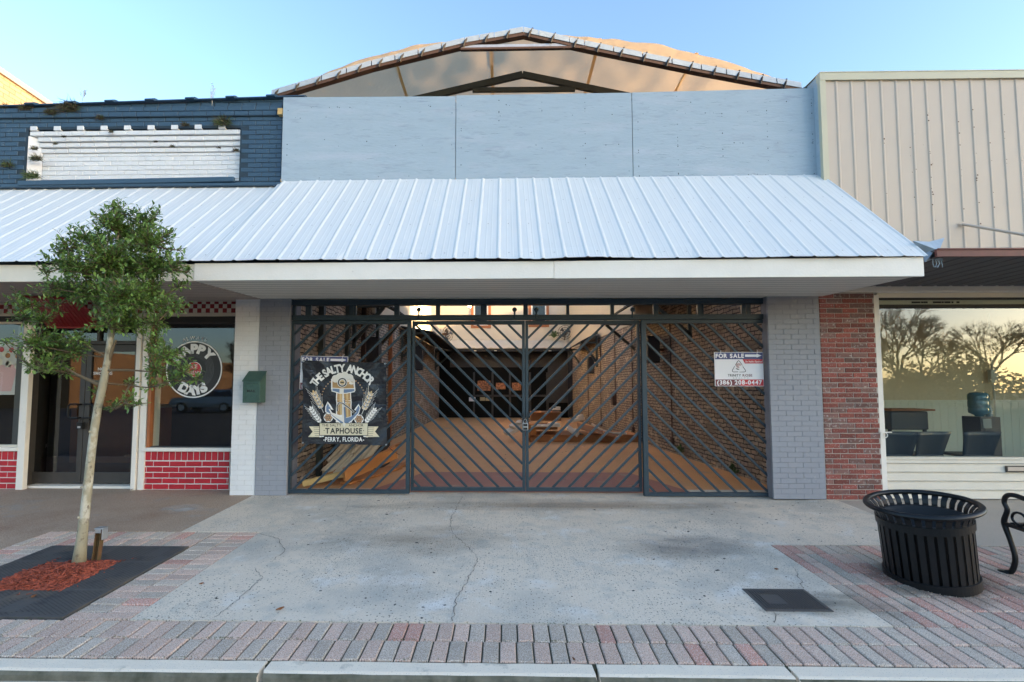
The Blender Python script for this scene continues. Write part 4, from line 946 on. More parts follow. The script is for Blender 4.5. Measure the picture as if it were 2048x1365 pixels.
# white posts and header bands
def post(x0, x1, z1=2.40, y0=YS-.04, y1=YS+.26, m='white'): mb = MB(); mb.box(x0, x1, y0, y1, -.03, z1); mb.build('door_post', m, shop, bevel=.004)
post(sx(272), sx(281)); post(sx(283.5), sx(296), y0=YS-.02); post(sx(46), sx(60), y1=YS+.03)
mb = MB(); mb.box(-9.5, xW1, YS-.02, YS+.05, 2.492 if 0 else 2.50, 2.542); mb.box(xD1-.12, xW1, YS-.03, YS+.05, 2.49, 2.50); mb.build('cream_band', 'cream', shop, bevel=.003)
chk = MB(); cs = .0625; x = xW1-.004; zc0 = 2.545; col = 0
while x-cs > -9.4:
    for r_ in range(3): chk.box(x-cs, x, YS-.012, YS+.01, zc0+r_*cs, zc0+(r_+1)*cs, (col+r_) % 2)
    x -= cs; col += 1
chk.build('checkered_band', ['redsolid', 'cream'], shop)
mb = MB(); mb.box(-9.5, xW1+.1, YS+.012, YS+.3, 2.50, 2.95); mb.build('lintel', 'cream', shop)
# doors
YDr = 7.10; dx = lambda px, py=800: A(px, py, YDr).x
a0, a1 = dx(66), dx(279); am = dx(172.5)
zh = A(170, 690, YDr).z; zt_ = A(170, 652, YDr).z
mb = MB(); mb.box(a0-.08, a0-.012, YDr-.05, YDr+.06, .0, zt_+.1); mb.box(a1+.012, a1+.08, YDr-.05, YDr+.06, .0, zt_+.1); mb.box(a0-.012, a1+.012, YDr-.05, YDr+.06, zh, zh+.055); mb.box(a0-.012, a1+.012, YDr-.05, YDr+.06, zt_, zt_+.09); 
mb.box((am+.15), (am+.19), YDr-.04, YDr+.05, zh+.055, zt_)
df = mb.build('door_frame', 'bronze', shop, bevel=.004)
mb = MB(); mb.box(a0-.012, a1+.012, YDr, YDr+.006, zh+.055, zt_); mb.build('transom_glass', 'glass', df)
def door(x0, x1, lb, hside):
    zb0, zt0 = .045, zh-.006; st = .075
    mb = MB(); mb.box(x0, x0+st, YDr-.03, YDr+.02, zb0, zt0); mb.box(x1-st, x1, YDr-.03, YDr+.02, zb0, zt0); mb.box(x0+st, x1-st, YDr-.03, YDr+.02, zb0, zb0+.16); mb.box(x0+st, x1-st, YDr-.03, YDr+.02, zt0-.10, zt0)
    d = lab(mb.build('door', 'bronze', shop, bevel=.003), lb)
    mb = MB(); mb.box(x0+st, x1-st, YDr-.008, YDr-.002, zb0+.16, zt0-.10); mb.build('glass', 'glassd', d)
    xh = x1-.04 if hside > 0 else x0+.04; zc = A(165, 822, YDr).z; r_ = .10; w2 = .14*hside
    pts = [(xh, YDr-.035, zc+r_), (xh, YDr-.09, zc+r_), (xh-w2*.8, YDr-.09, zc+r_), (xh-w2, YDr-.09, zc+r_-.03), (xh-w2, YDr-.09, zc-r_+.03), (xh-w2*.8, YDr-.09, zc-r_), (xh, YDr-.09, zc-r_), (xh, YDr-.035, zc-r_)]
    mb = MB(); mb.tube(pts, .013, 8); mb.build('handle', 'black', d, smooth=False)
    return d
dl = door(a0, am-.004, 'left shop door leaf', 1); dr_ = door(am+.004, a1, 'right shop door leaf with a no smoking notice', -1)
q = A(161, 851, YDr-.1); mb = MB(); mb.box(q.x-.04, q.x+.04, YDr-.125, YDr-.07, q.z-.055, q.z+.045, 0); mb.box(q.x-.02, q.x+.022, YDr-.128, YDr-.124, q.z-.04, q.z-.012, 1); mb.tube([(q.x+.02*math.cos(t), YDr-.09, q.z+.045+.05*math.sin(t)) for t in [math.pi*k/6 for k in range(7)]], .005, 6)
tag(mb.build('padlock', ['black', 'galv'], bevel=.0), 'black key safe padlock hanging from the shop door pull', 'padlock')
a = MB(); n3 = lambda x, y, l: Vector((x, YDr-.0095-l*.0006, y)); q = A(203, 744, YDr)
flat(a, text2d('NO', q.x, q.z+.02, .042, None, .03), n3, 0, 0); flat(a, text2d('SMOKING', q.x+.03, q.z-.045, .042, None, .03), n3, 0, 0); a.build('notice', 'ink_w', dr_)
for xx in (a0+.02, a1-.04): 
    mb = MB(); mb.box(xx, xx+.022, YDr-.034, YDr-.03, .07, .15); mb.build('hinge_plate', 'galv', df)
mb = MB(); mb.box(a0-.1, a1+.1, YDr-.16, YDr+.15, -.02, .03); mb.build('threshold', 'white', shop, bevel=.006)
for xa, xb in ((sx(46), a0-.082), (a1+.082, a1+.2)): mb = MB(); mb.box(xa, xb, YS+.032 if xa < -6.5 else YDr-.06, YDr+.1, 0, 2.95); mb.build('jamb', 'bronze', shop)
# interior room
mb = MB(); mb.box(-9.5, -3.4, 11.0, 11.2, 0, 3, 0); mb.box(-9.7, -9.5, 6.9, 11.2, 0, 3, 0); mb.box(-3.4, -3.35, 6.9, 11.2, 0, 3, 0); mb.box(-9.5, -3.4, 7.2, 11, -.1, .01, 1); mb.box(-9.7, -3.3, 6.9, 11.2, 3.0, 3.1, 0)
mb.build('interior_room', ['interior', 'maroon_floor'], shop)
mb = MB(); mb.box(-9.5, -3.13, 6.8, 16, 4.55, 4.65); mb.build('roof', 'greym', shop)
mb = MB(); mb.box(-8.4, -6.9, 9.2, 9.9, 0, 1.05, 0); mb.box(-8.45, -6.85, 9.15, 9.95, 1.05, 1.1, 1); tag(mb.build('shop_counter', ['orangew', 'interior_w'], bevel=.01), 'orange wooden counter inside the ice cream shop behind the left window', 'counter')
# small red slatted awning above the doors
ra = empty('red_awning', 'dark red slatted metal awning hung above the ice cream shop doors', 'awning', (-6.2, 6.4, 2.3))
pa, pb = A(47, 594, 6.05), A(160, 599, 6.05); pc, pd = A(205, 655, 6.80), A(95, 655, 6.80)
mb = MB()
N_ = 14
for k in range(N_):
    u0, u1 = k/N_, (k+.82)/N_
    q0, q1, q2, q3 = pa.lerp(pb, u0), pa.lerp(pb, u1), pd.lerp(pc, u1), pd.lerp(pc, u0)
    mb.add([q0, q1, q2, q3]+[p+Vector((0,.005,.012)) for p in (q0, q1, q2, q3)], [(0,1,2,3),(7,6,5,4),(0,4,5,1),(1,5,6,2),(2,6,7,3),(3,7,4,0)])
mb.build('slats', 'redsolid', ra)
mb = MB(); mb.bar(pa, pb, .03, .03); mb.bar(pd, pc, .03, .03); mb.build('frame', 'redsolid', ra)

# ================================================================== MAILBOX
p0 = A(484.5, 806, 6.36); p1 = A(519.5, 806, 6.36); zt0 = A(500, 763, 6.36).z; zt1 = A(505, 744, 6.5).z
mbx = empty('mailbox', 'dark green metal mail box mounted where white and grey pillars meet', 'mailbox', ((p0.x+p1.x)/2, 6.5, p0.z))
mb = MB(); y0, y1 = 6.36, 6.515
mb.prism([(y0, p0.z), (y1, p0.z), (y1, zt1), (y0, zt0)], lambda p, k: (p0.x if k == 0 else p1.x, p[0], p[1])); mb.build('body', 'green', mbx, bevel=.006)
mb = MB(); mb.prism([(y0-.012, zt0-.006), (y1, zt1), (y1, zt1+.012), (y0-.012, zt0+.006)], lambda p, k: (p0.x-.008 if k == 0 else p1.x+.008, p[0], p[1])); mb.build('lid', 'green', mbx, bevel=.003)
cx = (p0.x+p1.x)/2; H = zt0-p0.z; Wd = p1.x-p0.x
mb = MB(); mb.tube([(cx-Wd*.33, y0-.004, zt0-.035), (cx+Wd*.33, y0-.004, zt0-.035)], .007, 8)
def rect(mb, xa, xb, za, zb, y, t=.006, mi=0):
    for s in ((xa,xb,za,za+t),(xa,xb,zb-t,zb),(xa,xa+t,za+t,zb-t),(xb-t,xb,za+t,zb-t)): mb.box(s[0], s[1], y-.006, y+.001, s[2], s[3], mi)
rect(mb, p0.x+.03, p1.x-.025, p0.z+.025, zt0-.06, y0); rect(mb, p0.x+.055, p1.x-.05, p0.z+.035, p0.z+.10, y0, .005); mb.build('moulding', 'green', mbx, bevel=.001)
a = MB(); flat(a, text2d('MAIL', cx, p0.z+H*.49, .033, .115, .012), lambda x, y, l: Vector((x, y0-.002, y)), 0, 0); a.build('lettering', 'ink_k', mbx)

# ================================================================== RIGHT BUILDING
rb = empty('tan_metal_storefront', 'tan ribbed metal storefront with red brick pier, canopy and wide waiting room window', 'building', (7, 6.5, 0))
YP = 6.30
xp0 = A(1637, 160, YP).x; ztp = A(1700, 148, YP).z; zbp = 2.83
mb = MB(); prof = []; x = xp0+.06
while x < 12:
    for dx_, h in ((0, 0), (.150, 0), (.162, .011), (.176, .011), (.188, 0)): prof.append((x+dx_, h))
    x += .197
n = len(prof); o = len(mb.v)
for z in (zbp, 3.6, 4.4, 5.2, ztp-.10):
    for i, (x, h) in enumerate(prof): mb.v.append(Vector((x, YP-h+.003*noise.noise((x*2, z*2, 0)), z)))
for j in range(4):
    for i in range(n-1): mb.f.append((o+j*n+i, o+j*n+i+1, o+(j+1)*n+i+1, o+(j+1)*n+i)); mb.m.append(0)
for k in range(46):                                    # rusted screws
    x = xp0+.06 + .168 + .197*random.choice([5,6,6,6,8,9,9,9,10,10,11,11,3,12,13]); z = random.uniform(3.3, 5.2); mb.disc((x+random.uniform(-.008,.008), YP-.016, z), random.uniform(.004, .011), n=7, mi=1)
for k in range(10): mb.disc((random.uniform(5, 6.9), YP-.0035-.001, random.uniform(3.6, 4.9)), random.uniform(.003, .008), n=7, mi=1)
mb.build('metal_cladding', ['tan', 'rust'], rb)
mb = MB(); mb.box(xp0, 12, YP-.03, YP+.05, ztp-.10, ztp); mb.box(xp0, 12, YP-.035, YP+.35, ztp, ztp+.012); mb.build('cap_trim', 'tantrim', rb)
mb = MB(); mb.box(xp0, xp0+.075, YP-.026, YP+.03, zbp, ztp-.101); mb.build('corner_trim', 'tantrim', rb)
mb = MB(); mb.box(xp0+.01, 12, YP+.03, YP+.25, 2.85, ztp-.01); mb.box(xp0+.012, 12, YP+.25, 14, 4.9, 5.0); mb.build('wall', 'ply', rb)
# brick pier
YB2 = 6.455; bx0, bx1 = A(1645,800,YB2).x+.004, A(1758,800,YB2).x
mb = MB(); mb.box(bx0, bx1, YB2+.008, YB2+.35, -.02, 2.74, 2)
brickwall(mb, bx0, bx1, -.01, 2.72, YB2, lambda: 1 if random.random() < .32 else 0, joint=.009, bw=.2045, bh=.0665, rough_edge=.002)
mb.build('brick_pier', ['rb1', 'rb2', 'mortar'], rb)
mb = MB(); mb.box(bx1+.002, bx1+.03, YB2+.02, YB2+.12, 0, 2.70); mb.box(bx1+.034, bx1+.085, YB2+.03, YB2+.14, 0, 2.70); mb.build('window_post', 'white', rb, bevel=.004)
xg0 = bx1+.087; YG = 6.55
zsill = A(1900, 914, YG).z; zgt = A(1900, 612, YG).z; zhead = A(1900, 596, YG).z
ww = empty('x', '', '', (0,0,0)) if False else None
mb = MB(); mb.box(xg0, 12, YG-.04, YG+.05, zsill-.035, zsill); mb.box(xg0, 12, YG-.03, YG+.05, zhead, zhead+.06); rw = mb.build('window', 'cream', rb, bevel=.004)
mb = MB(); mb.box(xg0, 12, YG, YG+.006, zsill, zhead); mb.build('glass', 'glass', rw)
mb = MB(); mb.box(xg0+.02, 7.05, YG+.03, YG+.09, A(1900,609,YG).z, A(1900,599,YG).z, 0); mb.box(xg0, 12, YG+.10, YG+.16, A(1900,616,YG).z, A(1900,597,YG).z+.02, 1); mb.box(xg0, 12, YG-.012, YG-.003, A(1900,616,YG).z, A(1900,609.5,YG).z, 1); mb.box(xg0, 12, YG-.012, YG-.003, A(1900,600.5,YG).z, A(1900,596,YG).z, 1)
for k in range(30): q = random.uniform(5.5, 6.2); mb.box(q, q+random.uniform(.01,.05), YG+.028, YG+.03, A(1900,606,YG).z, A(1900,602.5,YG).z, 1)
mb.build('blind_rail', ['cream', 'blackmatte'], rw)
mb = MB(); mb.box(bx0+.0, 12, 6.42, 6.60, zhead+.062, 2.86); mb.build('header_board', 'soffit', rb)
# siding bulkhead
mb = MB(); z = 0.0
while z < zsill-.05:
    zz = min(z+.115, zsill-.037); mb.add([(xg0-.01, YG-.045, z), (12, YG-.045, z), (12, YG-.022, zz), (xg0-.01, YG-.022, zz), (xg0-.01, YG+.03, z), (12, YG+.03, z), (12, YG+.03, zz), (xg0-.01, YG+.03, zz)],
        [(0,1,2,3),(4,7,6,5),(0,4,5,1),(1,5,6,2),(2,6,7,3),(3,7,4,0)]); mb.box(xg0-.008, 12, YG-.0462, YG-.04, z-.002, z+.003, 1); z += .115  # thin grey lines paint the shade under each lap
mb.build('lap_siding', ['cream', 'screw'], rb)
q = A(2012, 945, YG-.05); q2 = A(2048, 932, YG-.05); mb = MB(); mb.box(q.x, q.x+.33, YG-.062, YG-.043, q.z, q2.z, 0); mb.box(q.x+.015, q.x+.315, YG-.064, YG-.062, q.z+.02, q2.z-.015, 1); mb.build('mail_slot', ['bronze', 'tan'], rb, bevel=.002)
# scroll bracket
q = A(1764, 866, 6.42); mb = MB(); pts = []
for k in range(15): a_ = k*.42; r_ = .05*(1-k/22); pts.append((q.x+.055+r_*math.cos(math.pi-a_)*.9, 6.44, q.z-.04+r_*math.sin(math.pi-a_)))
mb.tube(pts, .006, 6); mb.bar((q.x, 6.44, q.z+.005), (q.x+.14, 6.44, q.z+.005), .012, .012); mb.tube([(q.x+.003, 6.44, q.z), (q.x+.003, 6.44, q.z-.16)], .006, 6)
tag(mb.build('scroll_bracket', 'white'), 'small white scrolled iron bracket fixed beside the waiting room window', 'bracket')
# canopy
cn = empty('flat_canopy', 'flat dark canopy with red brown front edge over the waiting room window', 'canopy', (8, 5.6, 2.8))
cx0, cx1 = 4.42, 12; cy0 = 4.93
mb = MB(); prof = []; x = cx0
while x < cx1:
    for dx_, h in ((0, 0), (.07, 0), (.08, .006), (.12, .006), (.13, 0)): prof.append((x+dx_, h))
    x += .2
n = len(prof); o = len(mb.v)
for y in (cy0, 5.6, 6.41):
    for (x, h) in prof: mb.v.append(Vector((x, y, 2.80+h)))
for j in range(2):
    for i in range(n-1): mb.f.append((o+j*n+i, o+j*n+i+1, o+(j+1)*n+i+1, o+(j+1)*n+i)); mb.m.append(0)
mb.box(cx0, cx1, cy0, 6.41, 2.85, 2.87); mb.build('deck', 'canopy', cn)
mb = MB(); mb.box(cx0-.01, cx1, cy0-.03, cy0-.001, 2.79, 2.868); mb.tube([(cx0, cy0-.03, 2.865), (cx1, cy0-.03, 2.875)], .012, 6); mb.build('front_edge', 'oxide', cn)
q = A(1925, 449, YP-.02); q2 = Vector((q.x+1.3, cy0+.1, 2.90))
mb = MB(); qq = A(2060, 472, 5.75); mb.tube([q, qq, q + (qq-q)*1.9], .017, 8); mb.disc(q+Vector((0,-.003,0)), .035, n=12); mb.build('hanger_rod', 'tan', cn, smooth=False)
# roof edge flashing between buildings
mb = MB(); q = [A(1596,183,6.6), A(1632,158,6.6), A(1634,184,6.6)]; mb.add(q+[p+Vector((0,.5,0)) for p in q], [(0,1,2),(5,4,3),(0,3,4,1),(1,4,5,2)]); tag(mb.build('roof_flashing', 'grimy'), 'dark crumpled roof flashing between the plywood boards and tan wall', 'flashing')
# waiting room
mb = MB(); mb.box(5.05, 12, 9.6, 9.7, 0, 3.1, 0); mb.box(5.0, 5.05, 6.8, 9.7, 0, 3.1, 0); mb.box(12, 12.1, 6.8, 9.7, 0, 3.1, 0); mb.box(5.05, 12, 6.65, 9.6, -.1, 0, 2); mb.box(5.0, 12.1, 6.62, 9.7, 3.1, 3.2, 0)
x = 5.06
while x < 12: mb.box(x, x+.145, 9.57, 9.598, .0, 1.17, 1); x += .15
mb.box(5.06, 12, 9.55, 9.598, 1.172, 1.21, 1); mb.build('waiting_room', ['room_tan', 'room_cream', 'agg'], rb)
def chairback():
    c = empty('waiting_chair', 'dark blue chair, rightmost of the row behind the waiting room window', 'chair', (0,0,0), 'chairs behind the waiting room window')
    mb = MB(); o = len(mb.v)
    for j in range(7):
        for i in range(7):
            u = i/6-.5; v = j/6; wd = .26+.0*v - .05*(1-v); mb.v.append(Vector((u*2*wd, -.02+.05*(1-(2*u)**2)+(v-.5)*-.10, .44+v*.36)))
    k0 = len(mb.v)
    for j in range(7):
        for i in range(7): p = mb.v[o+j*7+i]; mb.v.append(p+Vector((0,.02,0)))
    for b_, f in ((o, 1), (k0, 0)):
        for j in range(6):
            for i in range(6):
                q = (b_+j*7+i, b_+j*7+i+1, b_+(j+1)*7+i+1, b_+(j+1)*7+i); mb.f.append(q if f else q[::-1]); mb.m.append(0)
    for i in range(6): mb.f.append((o+42+i, o+43+i, k0+43+i, k0+42+i)); mb.m.append(0); mb.f.append((o+i*7, o+(i+1)*7, k0+(i+1)*7, k0+i*7)); mb.m.append(0); mb.f.append((o+6+i*7, k0+6+i*7, k0+13+i*7, o+13+i*7)); mb.m.append(0)
    mb.build('backrest', 'chair', c, smooth=True)
    mb = MB(); mb.box(-.23, .23, .02, .47, .41, .45); mb.build('seat', 'chair', c, bevel=.02)
    for sx_ in (-1, 1):
        for yy in (.03, .44): mb = MB(); mb.tube([(sx_*.22, yy, .42), (sx_*.25, yy+(.05 if yy > .1 else -.05), 0)], .012, 6); mb.build('leg', 'blackmatte', c)
    return c
chs = [(1958, 'dark blue chair, rightmost of the row behind the waiting room window'), (1861, 'dark blue chair, middle of the row behind the waiting room window'), (1795, 'dark blue chair, leftmost of the row behind the waiting room window')]
c0 = chairback()
for i, (px, lb) in enumerate(chs):
    c = c0 if i == 0 else copy_tree(c0); q = A(px, 870, 7.35); c.location = (q.x, 7.35, .0); c.rotation_euler = (0, 0, R(random.uniform(-5, 5))); c['label'] = lb
# water cooler
q = A(1962, 830, 8.1); wc = empty('water_cooler', 'black water cooler with blue bottle seen through the waiting room window', 'water cooler', (q.x, 8.1, 0))
mb = MB(); mb.box(q.x-.16, q.x+.16, 7.95, 8.27, 0, .98); mb.box(q.x-.10, q.x+.12, 7.94, 7.95, .55, .80); mb.build('body', 'cooler', wc, bevel=.03)
mb = MB(); mb.box(q.x-.13, q.x+.0, 7.935, 7.948, .80, .95); mb.build('front_panel', 'cooler_grey', wc)
mb = MB(); mb.lathe([(.05,.98),(.06,1.0),(.13,1.04),(.135,1.10),(.128,1.12),(.135,1.14),(.135,1.22),(.128,1.24),(.135,1.26),(.134,1.34),(.10,1.375),(.0001,1.38)], (q.x-.03, 8.10, 0), 24); mb.build('bottle', 'bottle', wc, smooth=True)
mb = MB(); q = A(2004, 800, 8.0); mb.lathe([(.035,.70),(.04,.72),(.045,1.12),(.035,1.14),(.035,1.16),(.0001,1.17)], (q.x-.12, 8.1, 0), 16); tag(mb.build('cup_dispenser', 'cooler_grey', smooth=True), 'grey cup tube standing against the water cooler right side', 'cup dispenser')
q0, q1 = A(1999, 640, 9.3), A(2012, 890, 9.3); mb = MB(); mb.tube([(q0.x, 9.5, 2.9), (q0.x+.02, 9.5, .45)], .018, 8, 0); mb.box(q0.x-.05, q0.x+.07, 9.47, 9.54, 1.55, 1.80, 0); mb.box(q0.x-.03, q0.x+.08, 9.47, 9.54, .40, .55, 0)
tag(mb.build('conduit', 'cream'), 'cream electrical conduit with box on the waiting room wall', 'conduit')
q = A(1815, 835, 8.6); tb = empty('side_table', 'small wooden table with dark machine in the waiting room left corner', 'table', (q.x, 8.7, 0))
mb = MB(); mb.box(q.x-.35, q.x+.40, 8.5, 8.95, 1.05, 1.08); mb.build('tabletop', 'orangew', tb); mb = MB(); mb.box(q.x-.32, q.x+.32, 8.55, 8.9, .72, 1.04); mb.build('machine', 'cooler', tb, bevel=.02)
for sx_ in (-.3, .3): mb = MB(); mb.box(q.x+sx_-.02, q.x+sx_+.02, 8.6, 8.64, 0, .72); mb.build('leg', 'blackmatte', tb)

# ================================================================== BEIGE BUILDING top left
bb = empty('beige_brick_building', 'tall sunlit beige brick building rising behind the navy parapet at far left', 'building', (-12, 15, 0))
q = X0 = A(0, 143, 9.0)
xb = -9.6
def AX(px, py, X): r = ray(px, py); return Vector((0,0,CZ)) + r*(X/r.x)
e0, e1 = AX(0, 146, xb), AX(92, 208, xb)
mb = MB(); mb.prism([(7.9, 0), (20, 0), (20, e0.z+(e1.z-e0.z)/(e1.y-e0.y)*(20-e0.y)), (7.9, e0.z+(e1.z-e0.z)/(e1.y-e0.y)*(7.9-e0.y))], lambda p, k: (xb if k else xb-8, p[0], p[1])); mb.build('wall', 'beige_brick', bb)
mb = MB(); ea = Vector((xb+.02, 7.9, e0.z+(e1.z-e0.z)/(e1.y-e0.y)*(7.9-e0.y)+.03)); eb = Vector((xb+.02, 20, e0.z+(e1.z-e0.z)/(e1.y-e0.y)*(20-e0.y)+.03)); mb.bar(ea, eb, .10, .06, up=(1,0,0)); mb.build('coping', 'tan', bb)

# ================================================================== COURTYARD behind the gate
cy = empty('courtyard_walls', 'rough brown brick side walls of the open courtyard behind the gate', 'wall', (0, 14, 0))
struct_f = MB(); struct_f.box(-3.4, 4.5, 7.003, 23.4, -.08, -.002); struct(struct_f.build('courtyard_floor', 'cfloor', origin=(0,0,0)))
mb = MB(); mb.prism([(-1.95,6.78),(2.62,6.78),(2.12,8.35),(-1.35,8.35)], lambda p, k: (p[0], p[1], .004 if k else 0)); struct(mb.build('red_floor_strip', 'cred', origin=(0,0,0)))
mb = MB(); mb.add([(-3.08,6.76,-.02),(-3.15,23.3,-.02),(-3.15,23.3,3.25),(-3.15,11.3,3.25),(-3.15,11.3,5.42),(-3.08,6.76,5.42),(-3.5,6.76,-.02),(-3.5,23.3,-.02),(-3.5,23.3,3.25),(-3.5,11.3,3.25),(-3.5,11.3,5.42),(-3.5,6.76,5.42)],
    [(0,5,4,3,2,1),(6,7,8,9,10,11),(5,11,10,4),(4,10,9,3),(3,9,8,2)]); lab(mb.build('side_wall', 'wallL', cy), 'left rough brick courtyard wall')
def xr(y): return 3.98 + (y-6.6)*(3.14-3.98)/(22.5-6.6)
mb = MB(); mb.add([(xr(6.76),6.76,-.02),(xr(23.3),23.3,-.02),(xr(23.3),23.3,3.25),(xr(11.8),11.8,3.25),(xr(11.8),11.8,5.5),(xr(6.76),6.76,5.5),(4.6,6.76,-.02),(4.6,23.3,-.02),(4.6,23.3,3.25),(4.6,11.8,3.25),(4.6,11.8,5.5),(4.6,6.76,5.5)],
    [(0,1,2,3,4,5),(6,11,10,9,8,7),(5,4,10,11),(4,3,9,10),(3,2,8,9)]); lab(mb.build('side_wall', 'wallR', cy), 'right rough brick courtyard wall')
def ribwall(x_a, y_a, x_b, y_b, z0, z1, sgn, lb):
    mb = MB(); L = y_b-y_a; n = int(L/.16)
    for k in range(n):
        for (t0, t1, off) in ((0,.8,0),(.8,1,.02*sgn)):
            u0, u1 = (k+t0)/n, (k+t1)/n; xa, ya, xb_, yb_ = x_a+(x_b-x_a)*u0+off, y_a+L*u0, x_a+(x_b-x_a)*u1+off, y_a+L*u1
            mb.add([(xa,ya,z0),(xb_,yb_,z0),(xb_,yb_,z1),(xa,ya,z1)], [(0,1,2,3)])
    mb.add([(x_a-sgn*.05,y_a,z0),(x_b-sgn*.05,y_b,z0),(x_b-sgn*.05,y_b,z1),(x_a-sgn*.05,y_a,z1)], [(0,1,2,3)])
    lab(mb.build('upper_siding', 'siding', cy), lb)
ribwall(-3.13, 11.35, -3.13, 23.2, 3.26, 5.6, 1, 'pale siding above the left courtyard wall')
ribwall(xr(11.8)-.01, 11.85, xr(23.2)-.01, 23.2, 3.26, 5.7, -1, 'pale siding above the right courtyard wall')
# conduits & wall pieces on right wall
def onR(px, py): 
    # point on right wall seen at pixel
    r = ray(px, py); k = (3.14-3.98)/(22.5-6.6); t = (3.98-6.6*k)/(r.x-k*r.y); return Vector((0,0,CZ))+r*t
for px, pya, pyb, bx in ((1342,635,880,1),(1265,655,858,0),(1231,668,845,1),(1202,685,848,0),(1177,700,835,0)):
    a_ = onR(px, pya); b_ = onR(px, pyb); mb = MB(); mb.tube([(a_.x-.03, a_.y, a_.z), (a_.x-.03, a_.y, b_.z)], .016, 6); mb.box(a_.x-.06, a_.x, a_.y-.05, a_.y+.05, b_.z-.08, b_.z+.06)
    if px == 1231: c_ = onR(1231, 797); mb.box(c_.x-.12, c_.x, c_.y-.13, c_.y+.13, c_.z-.22, c_.z+.20)
    mb.build('conduit', 'steelbr', cy)
for px, py in ((1285,640),(1316,700)): pass
for X_, ya, m in ((-3.05,7.9,'steelgr'),(-3.08,9.3,'steelgr'),(-3.08,10.4,'steelbr'),(-3.08,12.9,'orangew'),(-3.08,15.6,'steelbr')):
    mb = MB(); mb.box(X_-.05, X_+.04, ya, ya+.10, 0, 4.6 if ya < 11 else 3.2); mb.build('downpipe', m, cy)
# little wall awnings
def wall_awning(name_lb, wall, y0, y1, zt_, zl, out):
    t = empty('wall_awning', name_lb, 'awning', (wall, (y0+y1)/2, zl), 'small awnings on the courtyard walls')
    s = -1 if wall > 0 else 1; mb = MB(); n = int((y1-y0)/.09)
    for k in range(n):
        h = .02 if k % 2 else 0; ya, yb_ = y0+(y1-y0)*k/n, y0+(y1-y0)*(k+1)/n
        mb.add([(wall, ya, zt_+h), (wall+s*out, ya, zl+h), (wall+s*out, yb_, zl+h), (wall, yb_, zt_+h), (wall, ya, zt_+h-.03), (wall+s*out, ya, zl+h-.03), (wall+s*out, yb_, zl+h-.03), (wall, yb_, zt_+h-.03)], [(0,1,2,3),(7,6,5,4),(0,4,5,1),(1,5,6,2),(2,6,7,3),(3,7,4,0)])
    mb.build('sheet', 'blackmatte', t)
    for yy in (y0+.1, y1-.1):
        mb = MB(); mb.bar((wall+s*.04, yy, zl-.75), (wall+s*out*.85, yy, zl-.05), .07, .07); mb.bar((wall+s*.04, yy, zl-.9), (wall+s*.04, yy, zt_-.1), .07, .07); mb.bar((wall+s*.05, yy, zl-.03), (wall+s*out, yy, zl-.03), .06, .06); mb.build('bracket', 'steelgr', t)
    return t
wall_awning('small rusty awning on the right courtyard wall nearest the gate', xr(11.6)-.02, 9.4, 13.5, 3.85, 3.25, 1.0)
wall_awning('small rusty awning on the right courtyard wall nearest the back building', xr(18.5)-.02, 17.0, 20.5, 3.4, 3.08, .62)
wall_awning('small rusty awning on the left courtyard wall under the bright panel', -3.12, 14.3, 21.6, 3.30, 3.12, 1.0)
wall_awning('small rusty awning on the left courtyard wall nearest the gate', -3.10, 9.6, 11.6, 3.55, 3.15, .75)
def speaker(px, py, wd, hh, Y, lb):
    q = A(px, py, Y); t = empty('wall_speaker', lb, 'speaker', (q.x, Y, q.z-hh/2), 'black speakers on the courtyard walls')
    mb = MB(); mb.box(q.x-wd/2, q.x+wd/2, Y-.15, Y+.15, q.z-hh/2, q.z+hh/2); mb.build('cabinet', 'blackmatte', t, bevel=.01)
    mb = MB(); mb.box(q.x-wd/2+.02, q.x+wd/2-.02, Y-.158, Y-.15, q.z-hh/2+.03, q.z+hh/2-.03); mb.build('grille', 'cooler', t)
    mb = MB(); sgn = 1 if q.x > 0 else -1; mb.box(min(q.x, q.x+sgn*.3), max(q.x, q.x+sgn*.3), Y-.03, Y+.03, q.z-.03, q.z+.03); mb.build('bracket', 'steelbr', t)
speaker(1304, 700, .28, .62, 11.3, 'tall black speaker box on the right courtyard wall nearest the gate'); speaker(1184, 731, .32, .62, 18.2, 'black speaker box on the right courtyard wall under the farther awning')
speaker(747, 702, .30, .60, 10.8, 'black speaker box on the left courtyard wall nearest the gate'); speaker(833, 716, .40, .80, 15.2, 'black speaker box on the left courtyard wall farther back'); 
